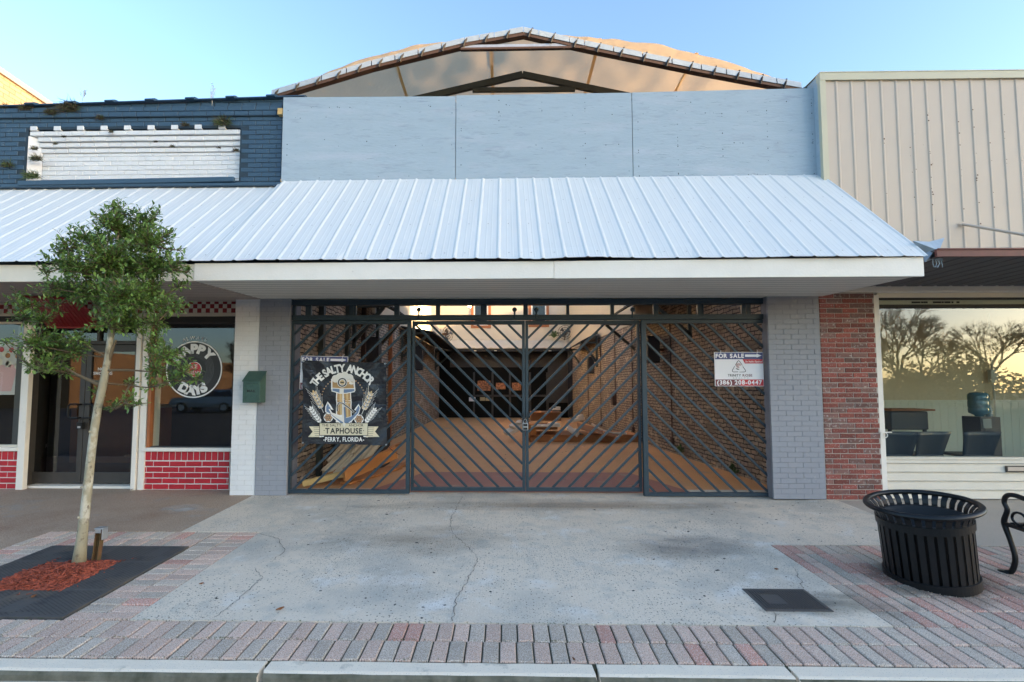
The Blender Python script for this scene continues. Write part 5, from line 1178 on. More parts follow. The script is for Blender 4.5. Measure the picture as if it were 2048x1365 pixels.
# back building
bk = empty('courtyard_back_building', 'pale sided back building with dark glass front and orange trimmed upper windows', 'building', (0, 23.5, 0))
YK = 23.2
mb = MB(); z = 3.3
while z < 7.0: mb.box(-3.6, 3.7, YK-.005, YK+.15, z+.012, z+.2); mb.box(-3.6, 3.7, YK, YK+.15, z, z+.012); z += .2
mb.build('upper_wall', 'siding', bk)
for k, (px0, px1, py) in enumerate(((942,982,657),(1057,1098,655))):
    a_, b_ = A(px0, py, YK).x, A(px1, py, YK).x; z0 = A(px0, py, YK).z; z1 = 5.75
    mb = MB(); f_ = .13
    mb.box(a_, a_+f_, YK-.06, YK-.006, z0, z1); mb.box(b_-f_, b_, YK-.06, YK-.006, z0, z1); mb.box(a_+f_, b_-f_, YK-.06, YK-.006, z0, z0+f_); mb.box(a_+f_, b_-f_, YK-.06, YK-.006, z1-f_, z1); wv = mb.build('window', 'orangew', bk)
    mb = MB(); mb.box(a_+f_, a_+f_+.06, YK-.04, YK-.01, z0+f_, z1-f_); mb.box(b_-f_-.06, b_-f_, YK-.04, YK-.01, z0+f_, z1-f_); mb.box(a_+f_, b_-f_, YK-.04, YK-.01, z0+f_, z0+f_+.06); mb.build('sash', 'white', wv)
    mb = MB(); mb.box(a_+f_+.06, b_-f_-.06, YK-.02, YK-.012, z0+f_+.06, z1-f_); mb.build('pane', 'carglass', wv)
mb = MB(); n = 46
for k in range(n):
    xa, xb_ = -3.1+6.2*k/n, -3.1+6.2*(k+1)/n; h = .02 if k % 3 == 0 else 0
    mb.add([(xa,22.1,3.28+h),(xb_,22.1,3.28+h),(xb_,YK-.01,3.72+h),(xa,YK-.01,3.72+h),(xa,22.1,3.25+h),(xb_,22.1,3.25+h),(xb_,YK-.01,3.69+h),(xa,YK-.01,3.69+h)], [(0,1,2,3),(7,6,5,4),(0,4,5,1),(1,5,6,2),(2,6,7,3),(3,7,4,0)])
mb.build('porch_roof', 'siding', bk)
mb = MB(); mb.box(-3.1, 3.1, 22.15, 22.25, 3.12, 3.25); mb.build('porch_beam', 'blackmatte', bk)
mb = MB(); mb.box(-3.5, 3.6, YK, YK+.1, 0, 3.3); mb.build('dark_front', 'void', bk)
def bkbox(name, px0, py0, px1, py1, m, y=YK-.03, d=.03, lb=None):
    a_, b_ = A(px0, py1, y), A(px1, py0, y); mb = MB(); mb.box(a_.x, b_.x, y-d, y, a_.z, b_.z); o = mb.build(name, m, bk)
    if lb: lab(o, lb)
    return o
bkbox('fascia_panel', 900, 705, 1140, 735, 'bronze')
for px in (948, 985, 1020, 1060, 1095): bkbox('mullion', px-2, 745, px+2, 833, 'bronze', y=YK-.05)
bkbox('mullion', 940, 790, 1140, 794, 'bronze', y=YK-.05)
for a_ in ((955,762,981,782),(992,766,1011,779),(1024,766,1042,781)): bkbox('reflection_pane', *a_, 'orange_reflection', y=YK-.035, d=.01)
bkbox('notice', 938, 795, 951, 803, 'ink_w', y=YK-.09, d=.01); bkbox('notice', 960, 795, 970, 802, 'ink_wheat', y=YK-.09, d=.01); bkbox('notice', 971, 796, 981, 802, 'ink_wheat', y=YK-.09, d=.01)
bkbox('shutter_panel', 1096, 735, 1136, 806, 'bronze', y=YK-.04); bkbox('post', 1136, 700, 1144, 834, 'blackmatte', y=22.3, d=.1)
for px in (905, 950, 991, 1100): q = A(px, 702, 22.1); mb = MB(); mb.box(q.x-.06, q.x+.06, 22.08, 22.13, q.z-.02, q.z+.02); mb.build('downlight', 'siding', bk)
# fans
def fan(px, py, Y, tilt, lb):
    q = A(px, py, Y); r_ = .33; t = empty('wall_fan', lb, 'fan', tuple(q), 'caged fans high in the courtyard'); mt = Matrix.Rotation(R(tilt), 3, 'Z') @ Matrix.Rotation(R(90), 3, 'X')
    mb = MB()
    for rr in (r_, r_*.7, r_*.4): 
        pts = [q + mt @ Vector((rr*math.cos(k*math.pi/12), rr*math.sin(k*math.pi/12), 0)) for k in range(25)]; mb.tube(pts, .012, 5, cap=False)
    for k in range(12): mb.tube([q, q + mt @ Vector((r_*math.cos(k*math.pi/6), r_*math.sin(k*math.pi/6), 0))], .006, 4)
    mb.build('cage', 'steelbr', t); mb = MB()
    for k in range(3): a_ = k*2.09; mb.add([q + mt @ Vector(v) for v in ((0,0,.03),(.26*math.cos(a_),.26*math.sin(a_),.05),(.26*math.cos(a_+.7),.26*math.sin(a_+.7),-.01))], [(0,1,2)])
    mb.build('blades', 'bronze', t); mb = MB(); mb.tube([q, q+mt @ Vector((0,0,-.3))], .06, 8); mb.tube([q+mt @ Vector((0,0,-.2)), q+Vector((0,.25,-.35))], .03, 6); mb.build('motor', 'steelbr', t)
fan(1130, 665, 22.6, -15, 'caged fan above the right end of the porch roof'); fan(896, 668, 21.0, 55, 'tilted caged fan above the left end of the porch roof')
# potted fern on porch roof
q = A(1108, 676, 22.9); mb = MB()
for k in range(70):
    a_ = random.uniform(0, 6.28); l = random.uniform(.15, .38); hh = random.uniform(.1, .35); pts = [q, q+Vector((math.cos(a_)*l*.5, math.sin(a_)*l*.3, hh)), q+Vector((math.cos(a_)*l, math.sin(a_)*l*.4, hh*.7))]
    mb.tube(pts, [.012,.01,.003], 4)
tag(mb.build('fern', 'weedgreen'), 'spiky fern growing on the porch roof left of the right fan', 'plant')
# added lamp and spot, standing in for sunlight on the left siding
q = Vector((-1.30, 18.2, 4.62)); fl = empty('added_spot_lamp', 'added warm lamp on an arm standing in for sunlight on the left courtyard siding', 'lamp', tuple(q))
mb = MB(); mb.box(q.x-.09, q.x+.09, q.y-.06, q.y+.05, q.z-.07, q.z+.07); mb.bar(q, Vector((-3.12, 18.2, 4.95)), .03, .03); mb.build('housing', 'blackmatte', fl)
mb = MB(); mb.box(q.x-.06, q.x+.06, q.y+.05, q.y+.056, q.z-.05, q.z+.05); mb.sphere((q.x, q.y+.03, q.z-.085), .03); mb.build('lens', 'lens', fl)
ld = bpy.data.lights.new('sun_patch_spot', 'SPOT'); ld.energy = 2600; ld.color = (1, .72, .38); ld.spot_size = R(115); ld.spot_blend = .5; ld.shadow_soft_size = .05
lo = bpy.data.objects.new('sun_patch_beam', ld); COL.objects.link(lo); lo.location = (-1.35, 18.2, 4.55); lo.rotation_euler = (Vector((-3.13, 18.2, 4.35))-Vector(lo.location)).to_track_quat('-Z', 'Y').to_euler()

# ---- debris in the courtyard
def plank(a_, b_, wd, th_, m, lb, name='plank', roll=0, grp='loose boards behind the left gate panel'):
    a_, b_ = Vector(a_), Vector(b_); mb = MB(); t = (b_-a_).normalized(); up = Vector((0,0,1)); u = (up-t*up.dot(t)).normalized(); v = t.cross(u); m3 = Matrix((v, u, t)).transposed() @ Matrix.Rotation(roll, 3, 'Z')
    mb.obox((a_+b_)/2, (wd, th_, (b_-a_).length), m3); return tag(mb.build(name, m, bevel=.003), lb, 'board', grp)
f = lambda px, py, z=0: FL(px, py, z)
plank(f(605,968,.07), f(700,945,.20), .09, .035, 'woody', 'pale yellow board end nearest the left gate post', roll=R(70))
plank(f(645,955,.09), f(735,930,.24), .12, .04, 'woodo', 'short splintered orange board beside the pale board', roll=R(40))
plank(f(665,950,.12), f(800,890,.30), .16, .04, 'woodo', 'long orange board on top of the lumber pile', roll=R(55))
plank(f(688,950,.20), f(792,905,.42), .20, .05, 'woodo', 'thick orange beam standing on edge in the lumber pile', roll=R(82))
plank(f(704,961,.02), f(790,935,.03), .30, .03, 'woodo', 'wide orange plank lying flat on the floor')
plank(f(690,968,.02), f(820,925,.03), .16, .03, 'woodo', 'narrow orange plank lying flat nearest the red floor strip')
plank((-2.75,8.0,.03), (-2.70,8.25,1.15), .12, .04, 'steelbr', 'brown board leaning upright behind the sheet metal')
def corr(cx, cyy, cz, wd, ln, rx, rz, lb):
    mb = MB(); n = 40; m = 10; mt = Matrix.Rotation(rz, 3, 'Z') @ Matrix.Rotation(rx, 3, 'X'); o = 0
    for j in range(m+1):
        for i in range(n+1):
            x = (i/n-.5)*wd; y = (j/m-.5)*ln; mb.v.append(Vector((cx,cyy,cz)) + mt @ Vector((x + (.03*math.sin(i*.7) if j == 0 else 0)*0, y + (.03*math.sin(i*.9) if j in (0,m) else 0), .026*math.sin(i/n*math.pi*2*7))))
    for j in range(m):
        for i in range(n): a_ = j*(n+1)+i; mb.f.append((a_, a_+1, a_+n+2, a_+n+1)); mb.m.append(0)
    ob = mb.build('corrugated_sheet', 'corr', smooth=True); s_ = ob.modifiers.new('thick', 'SOLIDIFY'); s_.thickness = .003
    return tag(ob, lb, 'metal sheet', 'old corrugated sheets behind the banner')
corr(-2.42, 7.75, .42, .85, .55, R(38), R(-30), 'old corrugated sheet leaning just under the banner')
corr(-2.55, 7.55, .27, .55, .45, R(35), R(-34), 'second old corrugated sheet leaning nearer the left wall')
mb = MB(); mb.box(-3.05, -2.2, 8.6, 9.3, 0, .7); tag(mb.build('dark_crate', 'blackmatte', bevel=.01), 'black crate behind the corrugated sheets by the left wall', 'crate')
# pile at right
yp = 13.0
mb = MB(); mb.box(A(1060,880,yp).x, A(1284,880,yp).x, yp, yp+1.1, .0, .16); mb.box(A(1060,880,yp).x-.05, A(1284,880,yp).x+.02, yp-.03, yp+1.15, .16, .19); tag(mb.build('low_platform', 'cardboard', bevel=.01), 'low brown wooden platform under the scrap pile', 'platform')
def box_at(px0, px1, pyb, pyt, y, m, lb, d=.5, rz=0, z0=None):
    a_, b_ = A(px0, pyb, y), A(px1, pyt, y); c = empty('carton', lb, 'box', ((a_.x+b_.x)/2, y+d/2, a_.z), 'cartons on the scrap pile'); c.rotation_euler = (0,0,rz)
    mb = MB(); mb.box(a_.x, b_.x, y, y+d, a_.z, b_.z); mb.build('body', m, c, bevel=.01)
    mb = MB(); mb.box(a_.x-.02, b_.x+.02, y-.15, y, b_.z-.02, b_.z-.008); mb.box(a_.x-.02, b_.x+.02, y+d, y+d+.12, b_.z-.03, b_.z-.018); mb.build('flap', m, c); return c
box_at(1062,1122,842,824,14.0,'cardboard','large closed brown carton on top of the scrap pile'); box_at(1068,1115,860,849,13.4,'cardboard','flat brown carton under the large one')
box_at(1052,1072,876,848,13.0,'woodo','reddish open carton at left end of the scrap pile')
def slab_scrap(px, py, y, lx, ly, th_, rot, m, lb):
    q = A(px, py, y); mb = MB(); mt = Matrix.Rotation(rot[2], 3, 'Z') @ Matrix.Rotation(rot[1], 3, 'Y') @ Matrix.Rotation(rot[0], 3, 'X'); mb.obox(q, (lx, ly, th_), mt)
    mb.obox(q+mt @ Vector((lx*.3, 0, th_)), (lx*.35, ly*.8, th_), mt @ Matrix.Rotation(R(8), 3, 'Z')); return tag(mb.build('scrap_panel', m, bevel=.006), lb, 'scrap', 'panels in the scrap pile')
slab_scrap(1022, 862, 13.2, .35, .3, .09, (R(10),R(-25),R(20)), 'scrap', 'pale crumpled panel at far left of the scrap pile'); slab_scrap(1038, 852, 13.6, .3, .3, .06, (0,R(-50),R(30)), 'scrap', 'pale panel propped up against the reddish carton')
slab_scrap(1090, 852, 13.1, .8, .3, .05, (0,0,R(3)), 'scrap', 'long pale panel lying across the flat carton'); slab_scrap(1110, 819, 14.2, .3, .2, .05, (0,0,0), 'scrap', 'small pale panel lying on the large carton')
slab_scrap(1152, 840, 13.6, .45, .2, .07, (0,R(-12),R(10)), 'scrap', 'pale slab end sticking up behind the leaning sheets'); slab_scrap(1145, 862, 13.0, .35, .3, .05, (R(20),R(35),0), 'scrap', 'pale panel tipped over at the platform front')
slab_scrap(1195, 862, 13.1, 1.1, .8, .02, (R(6),R(14),R(-5)), 'cardboard', 'large brown sheet sloping down to the right'); slab_scrap(1205, 872, 13.3, 1.5, .6, .015, (0,R(5),0), 'bronze', 'dark flat sheet under the sloping brown sheet')
mb = MB(); mb.tube([A(1183,848,13.3), A(1205,862,13.2), A(1222,866,13.1), A(1253,868,13.1)], .03, 6); tag(mb.build('bent_trim', 'scrap'), 'bent pale strip of trim lying on the sloping brown sheet', 'scrap')
mb = MB()
for k in range(120):
    p_ = Vector((random.uniform(-2.6, 3.2), random.uniform(7.6, 20), .003)); s_ = random.uniform(.008, .03); a_ = random.uniform(0, 3); mb.obox(p_, (s_, s_*.5, .005), Matrix.Rotation(a_, 3, 'Z'), random.choice([0, 0, 1]))
o = mb.build('floor_crumbs', ['blackmatte', 'scrap'], origin=(0,0,0)); tag(o, 'small dark crumbs and chips scattered over the courtyard floor', 'debris'); o['kind'] = 'stuff'
# weeds by right wall base
for px, py, lb in ((1366,905,'small green weed at the foot of the right courtyard wall farther from the gate'), (1474,945,'small green weed at the foot of the right courtyard wall nearer the gate')):
    q = onR(px, py); mb = MB()
    for k in range(40):
        a_ = random.uniform(0, 6.28); l = random.uniform(.03, .09); c = q+Vector((-.05+random.uniform(-.05,.02), random.uniform(-.06,.06), random.uniform(-.03,.09))); mb.add([c, c+Vector((math.cos(a_)*l, math.sin(a_)*l, l*.6)), c+Vector((math.cos(a_+.6)*l*.6, math.sin(a_+.6)*l*.6, l))], [(0,1,2)])
    tag(mb.build('weed', 'weedgreen'), lb, 'weed', 'weeds along the courtyard wall')

# ================================================================== TARP ROOF on steel frames
tp = empty('tarp_roof', 'translucent tan tarp stretched over a rusty steel gable frame above the plywood boards', 'tarp roof', (.4, 9, 5.4))
YT = 6.85
pk = A(1047, 66, YT); eL = A(545, 192, YT); eR = A(1600, 177, YT)
def gab(x, pk_=pk, l=eL, r=eR): return l.z + (pk_.z-l.z)*(x-l.x)/(pk_.x-l.x) if x < pk_.x else r.z + (pk_.z-r.z)*(r.x-x)/(r.x-pk_.x)
def mid(a_, px, py): return A(px, py, YT)
Lp = [eL, A(745,132,YT), A(930,87,YT), pk]; Rp = [pk, A(1168,93,YT), A(1400,140,YT), eR]
def rafter(pts, name):
    mb = MB()
    for a_, b_ in zip(pts[:-1], pts[1:]): mb.bar(a_+Vector((0,0,-.045)), b_+Vector((0,0,-.045)), .055, .09, 0, up=(0,1,0))
    mb.build(name, 'steelbr', tp)
    mb = MB()
    for a_, b_ in zip(pts[:-1], pts[1:]):
        n = 4
        for k in range(n):
            p_, q = a_.lerp(b_, k/n+.005), a_.lerp(b_, (k+1)/n-.005); j = random.uniform(-.004,.004); mb.add([p_+Vector((0,-.055,-.028+j)), q+Vector((0,-.055,-.028+j)), q+Vector((0,-.045,.060+j)), p_+Vector((0,-.045,.060+j)), p_+Vector((0,-.050,-.030+j)), q+Vector((0,-.050,-.030+j)), q+Vector((0,.04,.062+j)), p_+Vector((0,.04,.062+j))], [(0,1,2,3),(7,6,5,4),(0,4,5,1),(2,6,7,3),(3,2,6,7)])
    mb.build('flashing_strip', 'foil', tp)
rafter(Lp, 'rafter'); rafter(Rp, 'rafter')
# black straps
strap = []
for side in (Lp, Rp):
    tot = sum((b_-a_).length for a_, b_ in zip(side[:-1], side[1:])); n = 12
    for k in range(n):
        d = tot*(k+.3)/n
        for a_, b_ in zip(side[:-1], side[1:]):
            L = (b_-a_).length
            if d <= L: p_ = a_.lerp(b_, d/L); break
            d -= L
        mb = MB(); dx_ = .035; mb.tube([p_+Vector((-dx_,-.06,-.09)), p_+Vector((-dx_*.3,-.065,-.02)), p_+Vector((dx_,-.02,.075)), p_+Vector((dx_,.06,.07))], .016, 4); mb.build('strap', 'blackmatte', tp)
a_, b_ = A(922, 97, YT), A(1172, 93, YT)
mb = MB(); mb.bar(a_, b_, .05, .07, 0); mb.bar(a_+Vector((0,-.03,-.045)), b_+Vector((0,-.03,-.045)), .03, .05, 1); mb.build('collar_tie', ['galv', 'steelbr'], tp)
# inner truss frames
for Yi, dz in ((7.75, 0), ):
    p0_, l_, r_ = A(1045,150,Yi), A(800,207,Yi), A(1290,200,Yi); l2 = p0_+(l_-p0_)*1.7; r2 = p0_+(r_-p0_)*1.7
    mb = MB(); mb.bar(p0_, l2, .10, .06); mb.bar(p0_, r2, .10, .06); mb.bar(A(945,181,Yi), A(1150,179,Yi), .07, .05); mb.build('truss', 'steelgr', tp)
# tarp skin
def tz(x):
    t = (x-eL.x)/(pk.x-eL.x) if x < pk.x else (eR.x-x)/(eR.x-pk.x)
    t = max(0, min(1, t)); base = gab(x)
    return base, t
def frz(x):
    pts = Lp+Rp[1:]
    for a_, b_ in zip(pts[:-1], pts[1:]):
        if a_.x <= x <= b_.x: return a_.z+(b_.z-a_.z)*(x-a_.x)/(b_.x-a_.x)
    return pts[0].z if x < pts[0].x else pts[-1].z
mb = MB(); NX, NY = 120, 46; Y1 = 11.2
for j in range(NY+1):
    v = (j/NY)**1.3; y = YT+.03 + (Y1-YT)*v
    for i in range(NX+1):
        x = eL.x-.05 + (eR.x-eL.x+.10)*i/NX; t = (x-eL.x)/(pk.x-eL.x) if x < pk.x else (eR.x-x)/(eR.x-pk.x); t = max(0, min(1, t))
        z = frz(x)+.03; ramp_ = min(1, v*45)**.7
        bulge = (.32 if x > pk.x else .20)*math.sin(math.pi*min(1, t*1.0)**.85)*ramp_ + .05*ramp_
        z += bulge + .02*noise.noise((x*1.6, y*1.1, 3)) + .035*noise.noise((x*3.3+y, y*2.2, 5))*min(1, ramp_*1.5) - .10*abs(math.sin(math.pi*(y-YT)/2.6))*ramp_*.5
        mb.v.append(Vector((x, y, z)))
for j in range(NY):
    for i in range(NX): a_ = j*(NX+1)+i; mb.f.append((a_, a_+1, a_+NX+2, a_+NX+1)); mb.m.append(0)
mb.build('tarp_skin', 'tarp', tp, smooth=True)
for X_ in (-1.7, -.2+0, 1.45, 2.9):             # seams: rafters seen through the film
    mb = MB(); pts = []
    for j in range(20):
        v = (j/19)**1.3; y = YT+.05+(Y1-YT)*v; t = (X_-eL.x)/(pk.x-eL.x) if X_ < pk.x else (eR.x-X_)/(eR.x-pk.x); ramp_ = min(1, v*45)**.7
        z = frz(X_)+.03 + ((.32 if X_ > pk.x else .20)*math.sin(math.pi*t**.85)+.05)*ramp_ - .10*abs(math.sin(math.pi*(y-YT)/2.6))*ramp_*.5 - .03
        pts.append((X_, y, z))
    for p_, q in zip(pts[:-1], pts[1:]): mb.bar(Vector(p_)+Vector((0,0,.024)), Vector(q)+Vector((0,0,.024)), .05, .003, up=(0,0,1))
    mb.build('seam_strap', 'seam', tp)

# ================================================================== TREE
tr = G(157, 1130); ty = tr.y
tree = empty('young_street_tree', 'slim young tree with pale trunk and dense green crown in the grate', 'tree', tuple(tr))
def TP(px, py, dy=0): return A(px, py, ty+dy)
tk = [tr+Vector((0,0,-.03)), TP(163,1085), TP(168,1040), TP(175,980), TP(180,930), TP(187,870), TP(196,815), TP(207,765), TP(216,715), TP(223,660), TP(226,600), TP(230,530), TP(236,470), TP(238,425)]
mb = MB(); mb.tube(tk, [.056,.042,.038,.035,.033,.032,.031,.031,.026,.026,.019,.013,.009,.004], 12)
for p_, r_ in ((tk[2], .05), (tk[4], .045), (tk[5], .043), (tk[3], .048), (tk[6], .041)): mb.sphere(p_+Vector((random.uniform(-.03,.03), -r_*.75, .03)), .010, n=8)
mb.build('trunk', 'bark', tree, smooth=True)
lobes = [(238,428,22,0),(222,455,30,-.1),(205,440,14,0),(285,448,30,.1),(310,435,12,0),(255,480,40,.15),(300,490,36,-.1),(335,480,12,.1),(185,490,36,.1),(140,497,26,-.1),(112,500,10,0),(92,545,16,0),(125,535,30,.1),(165,545,34,-.2),
 (215,530,45,-.15),(265,540,45,.25),(310,540,38,0),(345,540,22,-.1),(352,500,12,0),(378,544,8,0),(360,575,16,.1),(100,575,22,-.15),(140,590,32,.2),(190,590,38,0),(245,600,44,-.25),(300,600,40,.1),(340,615,22,-.1),(215,650,26,-.2),(265,650,32,.1),
 (310,650,24,-.1),(60,615,20,-.1),(48,640,20,.1),(85,645,20,0),(30,600,14,-.1),(12,688,10,0),(110,615,16,.1),(72,690,28,-.1),(115,700,30,.15),(95,735,22,-.1),(62,735,14,0),(150,705,22,.1),(155,680,20,-.1),(130,745,16,.1),(310,690,22,.1),(335,715,26,-.15),
 (370,745,20,-.1),(345,760,20,0),(315,745,24,.15),(298,710,16,0),(392,762,10,0),(300,775,12,.1),(250,805,14,-.1),(232,818,12,0),(275,812,10,-.1),(190,790,8,.1),(260,770,8,.1)]
def bez(a_, b_, sag=.08, n=7): c = (a_+b_)/2+Vector((0,0,-sag)); return [a_*(1-t)**2+c*2*t*(1-t)+b_*t*t for t in [i/(n-1) for i in range(n)]]
bm_ = MB(); lf = MB()
random.seed(21)
PAR = {}; done = [tk[i] for i in range(7, 13)]; todo = [(q[0], q[1], TP(q[0], q[1], q[3]*.9)) for q in lobes]
while todo:
    bst = min(((p_[2]-d_).length + (.25 if d_.z > p_[2].z+.05 else 0) + .25*abs(d_.x-tk[9].x), i, k) for i, p_ in enumerate(todo) for k, d_ in enumerate(done))
    px_, py_, c_ = todo.pop(bst[1]); PAR[(px_, py_)] = done[bst[2]]; done.append(c_)
for px, py, r, dy in lobes:
    c = TP(px, py, dy*.9); rad = r/FOC*ty
    # attach to trunk lower
    a_ = PAR[(px, py)]; bm_.tube(bez(a_, c, .015), [.009,.008,.007,.006,.006,.005,.004], 6)
    ntw = max(7, int(r*r/19)); 
    for k in range(ntw):
        d = Vector((random.gauss(0,1), random.gauss(0,1)*1.15, random.gauss(0,.9)+.25)).normalized(); R_ = rad*random.uniform(.55, 1.30)
        s = c + d*rad*random.uniform(0,.4); e = c + d*R_*1.1 + Vector((random.uniform(-.04,.06),0,0)); e.z += .02
        bm_.tube([s, (s+e)/2+Vector((0,0,.01)), e], [.0035,.0025,.0015], 4, cap=False)
        L = (e-s).length; nl = max(5, int(L/.013))
        for i in range(nl):
            t = (i+.5)/nl; p_ = s.lerp(e, t); ax = (e-s).normalized(); side = ax.cross(Vector((random.uniform(-1,1), random.uniform(-1,1), random.uniform(-1,1)))).normalized()
            dr = (side*.9+ax*random.uniform(.2,.9)+Vector((.1,0,random.uniform(-.2,.35)))).normalized(); ll = random.uniform(.030,.054); wd = ll*random.uniform(.36,.48)
            nn = dr.cross(Vector((random.uniform(-.5,.5), random.uniform(-.6,.2), 1))).normalized(); up = nn.cross(dr)
            b0 = p_+dr*.006; v = [b0, b0+dr*ll*.45+nn*wd*.5+up*.003, b0+dr*ll*.8+nn*wd*.38+up*.002, b0+dr*ll, b0+dr*ll*.8-nn*wd*.38+up*.002, b0+dr*ll*.45-nn*wd*.5+up*.003]
            lf.add(v, [(0,1,2,3),(0,3,4,5)])
bm_.tube(bez(TP(200,770), TP(130,735), .02), [.018,.016,.014,.012,.010,.008,.006], 8); bm_.tube(bez(TP(205,742), TP(300,744), -.02), [.012,.011,.010,.009,.008,.007,.005], 8); bm_.tube(bez(TP(212,735), TP(232,680), -.01), [.022,.020,.018,.016,.013,.010,.008], 8)
bm_.tube(bez(TP(228,600), TP(180,560), .02), [.012,.011,.010,.009,.008,.007,.005], 6); bm_.tube(bez(TP(222,650), TP(150,560), .0), [.014,.012,.011,.009,.008,.006,.004], 6)
bm_.build('branches', 'twig', tree, smooth=True); lf.build('crown', 'leaf', tree)
print('leaves', len(lf.f)//2)
# grate in four plates with an opening, and mulch
gt = empty('tree_grate', 'square dark perforated metal grate around the young tree trunk', 'grate', (-3.70, 3.99, gz(3.99)))
gx0, gx1, gy0, gy1 = -4.36, -3.03, 3.335, 4.655; ox0, ox1, oy0, oy1 = -4.03, -3.43, 3.74, 4.28
for k, (a_, b_, c_, d_) in enumerate(((gx0, (gx0+gx1)/2-.002, gy0, oy0), ((gx0+gx1)/2+.002, gx1, gy0, oy0), (gx0, (gx0+gx1)/2-.002, oy1, gy1), ((gx0+gx1)/2+.002, gx1, oy1, gy1), (gx0, ox0, oy0+.002, oy1-.002), (ox1, gx1, oy0+.002, oy1-.002))):
    mb = MB(); mb.prism([(a_,c_),(b_,c_),(b_,d_),(a_,d_)], lambda p, k: (p[0], p[1], gz(p[1]) + (.007 if k else -.02)))
    x = a_+.03; row = 0
    while x < b_-.02:
        y = c_+.03+(.0125 if row % 2 else 0)
        while y < d_-.02:
            if (int(x*7)+int(y*5)) % 7 != 0:
                z = gz(y)+.0085; mb.add([(x-.008,y,z),(x-.003,y-.0035,z),(x+.004,y-.0035,z),(x+.008,y,z),(x+.004,y+.0035,z),(x-.003,y+.0035,z)], [(0,1,2,3,4,5)], 1)
            y += .025
        x += .022; row += 1
    mb.build('plate', ['grate', 'dark'], gt)
mb = MB(); mb.prism([(ox0,oy0),(ox1,oy0),(ox1,oy1),(ox0,oy1)], lambda p, k: (p[0], p[1], gz(p[1]) + (.0 if k else -.03)))
for k in range(1900):
    u, v = random.random(), random.random(); x = ox0-.02+u*(ox1-ox0+.05); y = oy0-.01+v*(oy1-oy0+.03); hgt = .045*math.sin(math.pi*u)*math.sin(math.pi*v)
    if u < .45 and v > .62 and random.random() < .85: continue
    l = random.uniform(.015, .065); mt = Matrix.Rotation(random.uniform(0, 3.14), 3, 'Z') @ Matrix.Rotation(random.uniform(-.45,.45), 3, 'Y') @ Matrix.Rotation(random.uniform(-.8,.8), 3, 'X')
    mb.obox((x, y, gz(y)+.008+hgt*random.uniform(.3, 1)), (l, random.uniform(.004,.012), .004), mt)
for k in range(40):
    x, y = random.uniform(-4.1, -3.2), random.uniform(3.6, 4.35); mb.obox((x, y, gz(y)+.012), (random.uniform(.01,.04), .004, .003), Matrix.Rotation(random.uniform(0, 3), 3, 'Z'))
o = mb.build('mulch', 'mulch', origin=(0,0,0)); tag(o, 'red wood mulch filling the opening in the tree grate', 'mulch'); o['kind'] = 'stuff'
# stake
b_ = G(191, 1124); sp_ = empty('rusty_post', 'short rusty green channel post with bent silver cap beside the tree trunk', 'post', tuple(b_))
t_ = A(201, 1058, b_.y)
mb = MB(); ax = (t_-b_); 
for o_ in ((-.024,0,.005,.04),(.024,0,.005,.04),(0,.02,.05,.005)):
    mb.bar(b_+Vector((o_[0], o_[1], -.03)), t_+Vector((o_[0], o_[1], 0)), o_[2], o_[3])
for k in range(7): q = b_.lerp(t_, .1+k*.13); mb.disc(q+Vector((0,.016,0)), .006, n=8)
mb.build('channel', 'rustpost', sp_)
mb = MB(); q = t_; mb.box(q.x-.035, q.x+.045, q.y-.03, q.y+.03, q.z+.002, q.z+.012); mb.box(q.x+.036, q.x+.045, q.y-.03, q.y+.03, q.z-.09, q.z+.002); mb.box(q.x-.02, q.x+.03, q.y-.035, q.y-.03, q.z-.03, q.z+.006); mb.build('cap', 'galv', sp_, bevel=.003)

# ================================================================== TRASH CAN
tc0 = Vector((3.45, 4.05, gz(4.05))); lean = Matrix.Rotation(R(-6.5), 3, 'Y') @ Matrix.Rotation(R(2.5), 3, 'X')
tcn = empty('trash_receptacle', 'black slatted metal litter bin with flared rim leaning beside the bench', 'litter bin', tuple(tc0))
def TL(r_, a_, z): return tc0 + lean @ Vector((r_*math.cos(a_), r_*math.sin(a_), z))
mb = MB(); prf = [(.292,.012,0),(.292,.06,0),(.30,.50,0),(.305,.535,0),(.315,.565,0),(.335,.59,0),(.352,.602,0)]; NSL = 32
for k in range(NSL):
    a0_ = 2*math.pi*k/NSL; hw = math.pi/NSL*.66; o = len(mb.v)
    for (rr, zz, _) in prf:
        for th_ in (0, -.006):
            for s in (-1, 1): mb.v.append(TL(rr+th_, a0_+s*hw, zz))
    for j in range(len(prf)-1):
        b0 = o+j*4; mb.f += [(b0, b0+1, b0+5, b0+4), (b0+2, b0+6, b0+7, b0+3), (b0, b0+4, b0+6, b0+2), (b0+1, b0+3, b0+7, b0+5)]; mb.m += [0]*4
mb.build('slats', 'black', tcn)
mb = MB(); mb.lathe([(.29,0),(.303,.002),(.303,.075),(.29,.077),(.284,.04),(.29,0)], tc0, 64, mtx=lean); mb.build('base_band', 'black', tcn, smooth=False)
mb = MB(); mb.lathe([(.300,.455),(.308,.457),(.310,.515),(.302,.517),(.298,.48),(.300,.455)], tc0, 64, mtx=lean); mb.build('upper_band', 'black', tcn)
mb = MB(); mb.lathe([(.355+.024*math.cos(t), .612+.020*math.sin(t)) for t in [2*math.pi*k/12 for k in range(13)]], tc0, 64, mtx=lean); mb.build('rim', 'black', tcn, smooth=True)
mb = MB(); mb.lathe([(.0001,.03),(.255,.03),(.268,.50),(.30,.515),(.30,.52),(.262,.515),(.25,.05),(.0001,.045)], tc0, 48, mtx=lean); mb.build('liner', 'blackmatte', tcn, smooth=True)
mb = MB()
